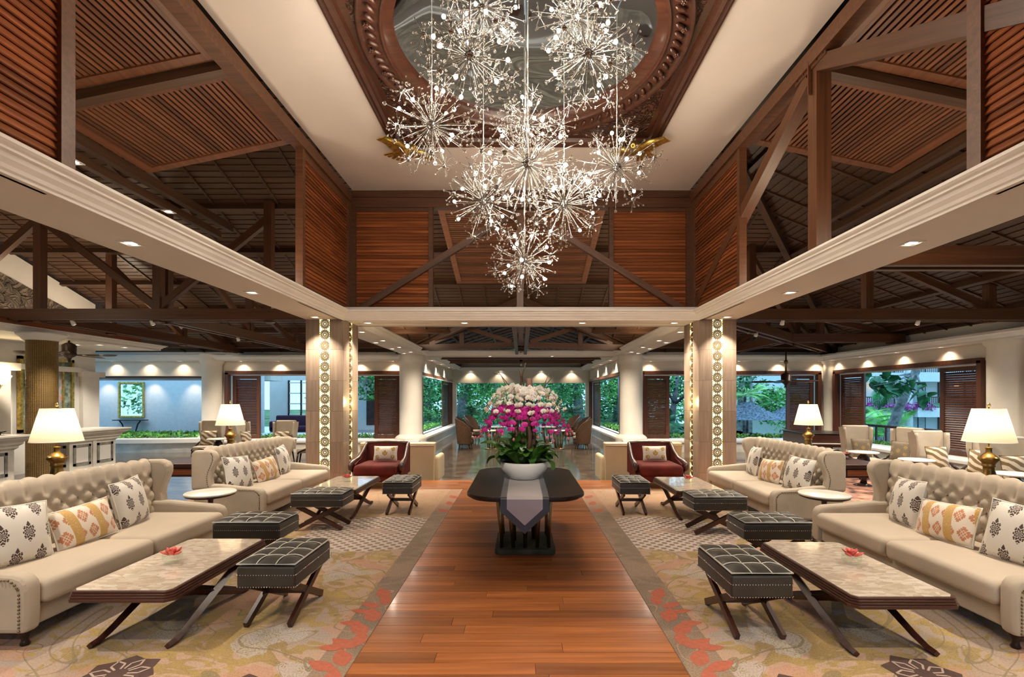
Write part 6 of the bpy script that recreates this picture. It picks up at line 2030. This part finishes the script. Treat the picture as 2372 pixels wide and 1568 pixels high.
for (x, w) in ((-2.85, 'left'), (2.95, 'right')):
    o = B().lathe([(0, 0), (.22, 0), (.32, .5), (.34, .56), (.30, .56), (.28, .48), (0, .48)], 24).obj('plant_pot', MT['pot'], None, (x, 28.2, ZL))
    tag(o, 'tall white pot of the spiky palm %s of the orchids' % w, 'plant pot', 'white pots at the corridor end')
# birds-nest plants below the side window
bl = B(); bl.surf(lambda u, v: (u * .8, (v - .5) * .22 * sin(pi * min(.97, u * .9 + .08)), .75 * u - .35 * u * u), 8, 4)
BN = bl.mesh('broad_leaf', LEAFB)
for (x, y, z, lab, sc) in ((13.2, 15.0, -.45, 'broad leaved rosette plant outside the side window, left one', 1.1), (13.3, 13.9, -.5, 'broad leaved rosette plant outside the side window, right one', 1.0)):
    r = thing('rosette_plant', lab, 'plant', (x, y, z), 0, 'rosette plants outside the side window')
    for k in range(12):
        o = link('broad_leaf', BN, r, (0, 0, 0)); o.rotation_euler = Euler((0, -rx.uniform(.2, .8), k * 2.4)); o.scale = (sc,) * 3
# leaning tree with large leaves before the side window
lt = thing('leaning_tree', 'leaning blue-grey trunk with large dark leaves outside the side window', 'tree', (15.0, 20.0, -4.6))
B().tube([(0, 0, 0), (0, 0, 3.5), (.12, 0, 4.8), (.55, 0, 6.0), (1.2, 0, 7.4), (1.75, 0, 9)], [.24, .21, .19, .17, .15, .12], 12).obj('trunk', BARK, lt)
bl = B(); bl.surf(lambda u, v: (u * .42, (v - .5) * .24 * sin(pi * min(.97, u ** .7 * .95 + .03)), -.10 * u * u), 6, 4)
BIG = bl.mesh('large_leaf', LEAFC)
for (a, e) in (((1.2, 0, 7.3), (-2.0, -1.4, 7.1)), ((1.2, 0, 7.3), (-1.3, -1.5, 6.3)), ((1.1, 0, 7.2), (-.5, -1.5, 6.75)), ((1.2, 0, 7.3), (-1.8, -1.5, 6.7)), ((1.2, 0, 7.3), (.3, -1.6, 6.3))):
    a, e = Vector(a), Vector(e); mid = a.lerp(e, .5) + Vector((0, 0, -.1))
    B().tube([a, mid, e], [.05, .03, .012], 6).obj('branch', BARK, lt)
    for k in range(17):
        p = mid.lerp(e, rx.uniform(-.2, 1.08)) + Vector((rx.uniform(-.3, .3), rx.uniform(-.3, .3), rx.uniform(-.25, .3)))
        o = link('large_leaf', BIG, lt, p); o.rotation_euler = Euler((rx.uniform(-.5, .5), rx.uniform(-.1, .9), rx.uniform(0, 6.28))); s = rx.uniform(.8, 1.3); o.scale = (s, s, s)
# thatched parasols
TH = plain('thatch', (.20, .24, .30), .9, var=.35, scale=12, bump=.5)
for (x, y, z, rr, lab) in ((10.3, 22.2, .70, 1.5, 'thatched parasol outside the back window, lower left'), (13.1, 23.4, .62, 1.6, 'thatched parasol outside the back window, beside the shutter'), (12.0, 20.8, -.28, 1.3, 'thatched parasol low behind the piano')):
    r = thing('thatched_parasol', lab, 'parasol', (x, y, z), 0, 'thatched parasols in the garden')
    b = B()
    for k in range(6): b.lathe([(rr * (1 - k * .155), .02 + k * .11), (rr * (1 - k * .155) * .82, .02 + (k + 1) * .125)], 28)
    b.obj('thatch_roof', TH, r); B().cyl((0, 0, -2.5), (0, 0, .5), .06, n=8).obj('pole', BARK, r)
b = B(); 
# white hotel wing beyond the side window
hb = thing('hotel_wing', 'white hotel wing with balconies beyond the side window', 'building', (0, 0, 0))
B().bx(24.2, 46, 41, 50, -5, 9).obj('wall', WHT, hb)
DKF = plain('balcony_dark_wood', (.06, .03, .025), .5, var=.2); CURT = plain('curtain', (.50, .58, .62), .8, var=.06)
BOUG = plain('bougainvillea', (.55, .10, .42), .7, var=.4, scale=4)
for fz in (-2.0, .85, 3.7):
    for (x0, x1, pr) in ((24.5, 31.2, 1.3), (31.8, 38.5, 1.9)):
        bal = B().bx(x0, x1, 41 - pr, 41, fz - .75, fz).obj('balcony', WHT, hb)
        rail = B().bx(x0, x1, 41 - pr, 41 - pr + .06, fz + .82, fz + .90)
        x = x0
        while x < x1:
            rail.bx(x, x + .05, 41 - pr, 41 - pr + .04, fz, fz + .84); x += .16
        rail.obj('railing', DKF, bal, kind='stuff')
    for x in (25.4, 27.6, 30.0, 32.6, 35.0, 37.2):
        w = B().bx(x, x + 1.35, 40.93, 40.99, fz + .02, fz + 2.1).obj('window', DKF, hb)
        for k in (0, 1): B().bx(x + .1 + k * .64, x + .62 + k * .64, 40.90, 40.94, fz + .08, fz + 2.02).obj('pane', CURT, w)
for x in (31.5, 34.8): B().cyl((x, 39.6, -5), (x, 39.6, 9), .26, n=16).obj('pillar', WHT, hb)
for (x, z) in ((29.5, 2.7), (36.2, 5.4), (36.2, 2.6)):
    B().lathe([(.02, 0), (.22, .18), (.24, .2)], 14, (x, 40.6, z - .1)).obj('wall_light', emis('outside_wall_light', (1, .7, .35), 3), hb)
for i, (x, z, lab) in enumerate(((28.6, 1.0, 'left'), (30.6, .9, 'middle'), (32.4, 1.0, 'right'), (34.3, -2.0, 'lower'))):
    b = B(); crown(b, (0, 0, 0), (1.0, .4, .45), 260, .2)
    o = b.obj('bougainvillea', BOUG, None, (x, 39.2, z), kind='stuff'); tag(o, 'pink bougainvillea spilling over the hotel balcony, %s clump' % lab, 'flowers', 'bougainvillea on the balconies', 'stuff')
hb2 = thing('annex_building', 'pale annex wall with small window behind the garden palms', 'building', (0, 0, 0))
B().bx(16.0, 24, 36, 40.5, -3, 7).obj('wall', WHT, hb2); B().bx(19.4, 20.3, 35.94, 36, 2.6, 4.4).obj('window', DKF, hb2)
# veranda railing outside the side window
rl = thing('veranda_railing', 'dark veranda railing outside the side window', 'railing', (XR + 1.0, 14.2, -.3))
B().bx(-.04, .04, -2.6, 3.6, .95, 1.03).obj('hand_rail', DKF, rl)
for k in range(14): B().bx(-.02, .02, -2.5 + k * .46, -2.44 + k * .46, 0, .95).obj('baluster', DKF, rl)

# ---- left: courtyard pavilion seen through the openings
cw = wall_x('wall_courtyard', 23.2, .2, -26, -13.6, ZL, 3.4, [], WHT)
struct(B().bx(-26, -12.1, 18.7, 21.0, 2.42, 2.55).obj('ceiling_veranda', MT['slat']))
struct(B().bx(-14.6, -14.1, 22.6, 23.2, ZL, 3.3).obj('column_veranda', WHT))
def mirror(loc, w, h, label, gilt=False, rz=0):
    r = thing('wall_mirror', label, 'mirror', loc, rz, 'framed mirrors on the white walls')
    mm = Mat('mirror_glass'); mm.set(color=(.85, .92, .90), metal=1.0, rough=.02)
    B().bx(-w/2, w/2, -.02, 0, 0, h).obj('mirror_glass', mm.mat, r)
    t = .09 if not gilt else .13
    for (x0, x1, z0, z1) in ((-w/2 - t, -w/2, -t, h + t), (w/2, w/2 + t, -t, h + t), (-w/2, w/2, -t, 0), (-w/2, w/2, h, h + t)):
        B().bx(x0, x1, -.06, 0, z0, z1).obj('frame', MT['gold'], r, bevel=.015)
    if gilt:
        for k in range(5): B().ball(((k - 2) * .12, -.03, h + t + .10 - abs(k - 2) * .045), .085, 8, 5, (1, .5, 1)).obj('crest_scroll', MT['gold'], r)
    else:
        for (x0, x1, z0, z1) in ((-w/2, w/2, .17, .18), (-w/2, w/2, h - .18, h - .17), (-w/2 + .13, -w/2 + .14, 0, h), (w/2 - .14, w/2 - .13, 0, h)): B().bx(x0, x1, -.024, -.02, z0, z1).obj('bevel_line', MT['chrome'], r)
    return r
mirror((-18.5, 23.18, .82), 1.05, 1.52, 'large gold framed mirror on the white wall beyond the planter')
def wall_console(loc, label):
    r = thing('wall_console', label, 'console table', loc, 0, 'slim dark wall consoles')
    B().bx(-.72, .72, -.35, 0, .80, .84).obj('top', MT['iron'], r)
    for s in (-1, 1): B().tube([(s * .50, -.2, .80), (s * .36, -.2, .62), (s * .27, -.2, .3), (s * .24, -.2, 0)], .03, 8).obj('curved_leg', MT['iron'], r)
wall_console((-18.4, 23.15, ZL + .10), 'slim dark console table under the large gold framed mirror')
for x in (-19.6, -18.5, -17.4, -15.5): spot((x, 22.6, 2.58), (x, 23.3, 1.4), 9, 80, .9, WARM)
struct(B().bx(-14.0, -12.2, 23.0, 23.2, ZL, 3.2).obj('wall_courtyard_end', WHT))
gw = thing('grid_window', 'dark framed garden window at the edge of the planter opening', 'window', (-13.1, 21.6, ZL))
for k in range(2): B().bx(-.5 + k * .98, -.42 + k * .98, -.03, .03, 0, 2.4).obj('mullion', DKF, gw)
for k in range(5): B().bx(-.5, .56, -.03, .03, k * .58, k * .58 + .07).obj('transom', DKF, gw)
# curved planter ledge in front of the opening
pl = sroot('trim_planter')
def curve_wall(b, R0, R1, z0, z1, cx, cy, a0, a1, n=24):
    for i in range(n):
        t0 = a0 + (a1 - a0) * i / n; t1 = a0 + (a1 - a0) * (i + 1) / n
        q = [(cx + r * cos(t), cy + r * sin(t)) for r, t in ((R0, t0), (R1, t0), (R1, t1), (R0, t1))]
        b.prism(q[::1], z0, z1)
b = B(); curve_wall(b, 7.6, 8.0, ZL, .06, -14.2, 25.4, -2.15, -1.05); b.obj('plinth', MT['stone'], pl)
b = B(); curve_wall(b, 7.5, 8.15, .06, .20, -14.2, 25.4, -2.15, -1.05); b.obj('coping', MT['white'], pl)
bh = B()
for _ in range(1500):
    a = rx.uniform(-2.1, -1.1); q = rx.uniform(5.2, 7.5)
    p = Vector((-14.2 + q * cos(a), 25.4 + q * sin(a), .12 + rx.uniform(0, .14)))
    d = Vector((rx.uniform(-1, 1), rx.uniform(-1, 1), rx.uniform(.1, 1))).normalized() * .14; w = d.cross(Vector((rx.uniform(-1, 1), .4, .3))).normalized() * .045
    bh.add([p, p + d * .5 + w, p + d, p + d * .5 - w], [(0, 1, 2, 3)])
o = bh.obj('planter_hedge', LEAFB, kind='stuff'); tag(o, 'low green hedge inside the curved stone planter below the gold mirror', 'hedge', None, 'stuff')
# court behind the back left window
wall_x('wall_court_back', 26.0, .2, -13.4, -8.9, ZL, 4.2, [(-12.4, -11.0, .2, 2.6)], MT['white'])
struct(B().bx(-13.6, -12.0, 23.4, 24.6, 2.5, 3.3).obj('roof_eave', MT['white']))
g2 = thing('grid_window', 'dark grid window in the white court wall right of the far left lamp', 'window', (-11.7, 25.96, .2))
for k in range(3): B().bx(-.7 + k * .66, -.62 + k * .66, -.03, .03, 0, 2.4).obj('mullion', DKF, g2)
for k in range(5): B().bx(-.7, .7, -.03, .03, k * .56, k * .56 + .06).obj('transom', MT['white'], g2)
mirror((-10.1, 25.98, 1.0), .36, 1.10, 'small ornate gilt mirror on the court wall above the dark console', True)
wall_console((-9.9, 25.95, ZL + .35), 'slim dark console table under the small ornate gilt mirror')
ps = thing('plum_sofa', 'plum sofa in the court behind the wing chairs', 'sofa', (-11.2, 24.6, ZL))
B().rbox((0, 0, .42), (2.6, .8, .3), .08, 2).obj('seat', plain('plum_velvet', (.06, .012, .035), .8), ps); B().rbox((0, .35, .80), (2.6, .25, .55), .08, 2).obj('back', plain('plum_velvet_back', (.06, .012, .035), .8), ps)
for s in (-1, 1): B().rbox((s * 1.2, 0, .55), (.25, .8, .5), .08, 2).obj('arm', plain('plum_velvet_arm', (.06, .012, .035), .8), ps)
op = thing('court_orchid', 'small pink orchid plant standing before the ornate gilt mirror', 'plant', (-9.75, 25.45, .90))
for k in range(9): link('orchid_leaf', LM[k % 3], op, (0, 0, .02), (0, -.6, k * .7))
for k in range(7): link('magenta_orchid', PB, op, (.12 + .05 * k, 0, .45 + .03 * k), (.2, 0, .3 * k), (1.3, 1.3, 1.3))
bas = thing('court_basin', 'dark stone water basin with white rim outside the back left window', 'basin', (-8.0, 21.2, ZL))
B().bx(-3.4, 3.4, -.6, .6, 0, .32).obj('basin_wall', MT['ebony'], bas); B().bx(-3.5, 3.5, -.7, .7, .32, .40).obj('rim', MT['white'], bas)
spot((-10.1, 25.0, 3.4), (-10.1, 26, 1.6), 40, 80, .5, WARM); spot((-7.5, 25.0, 3.4), (-7.5, 26, 1.6), 40, 80, .5, WARM)
hs = thing('neighbour_house', 'white house with red tiled roof outside the back left window', 'building', (-9.7, 30, ZL))
B().bx(-3, 1.6, 0, 5, 0, 3.3).obj('wall', WHT, hs)
B().prism([(-.8, 3.2), (2.5, 4.9), (5.8, 3.2)], -3.3, 1.9, 'x').obj('roof', plain('red_tiles', (.42, .14, .08), .8, var=.3, scale=8, bump=.5), hs)
for x in (-1.6, .2): B().bx(x, x + .8, -.04, 0, .3, 2.4).obj('door', DKF, hs)
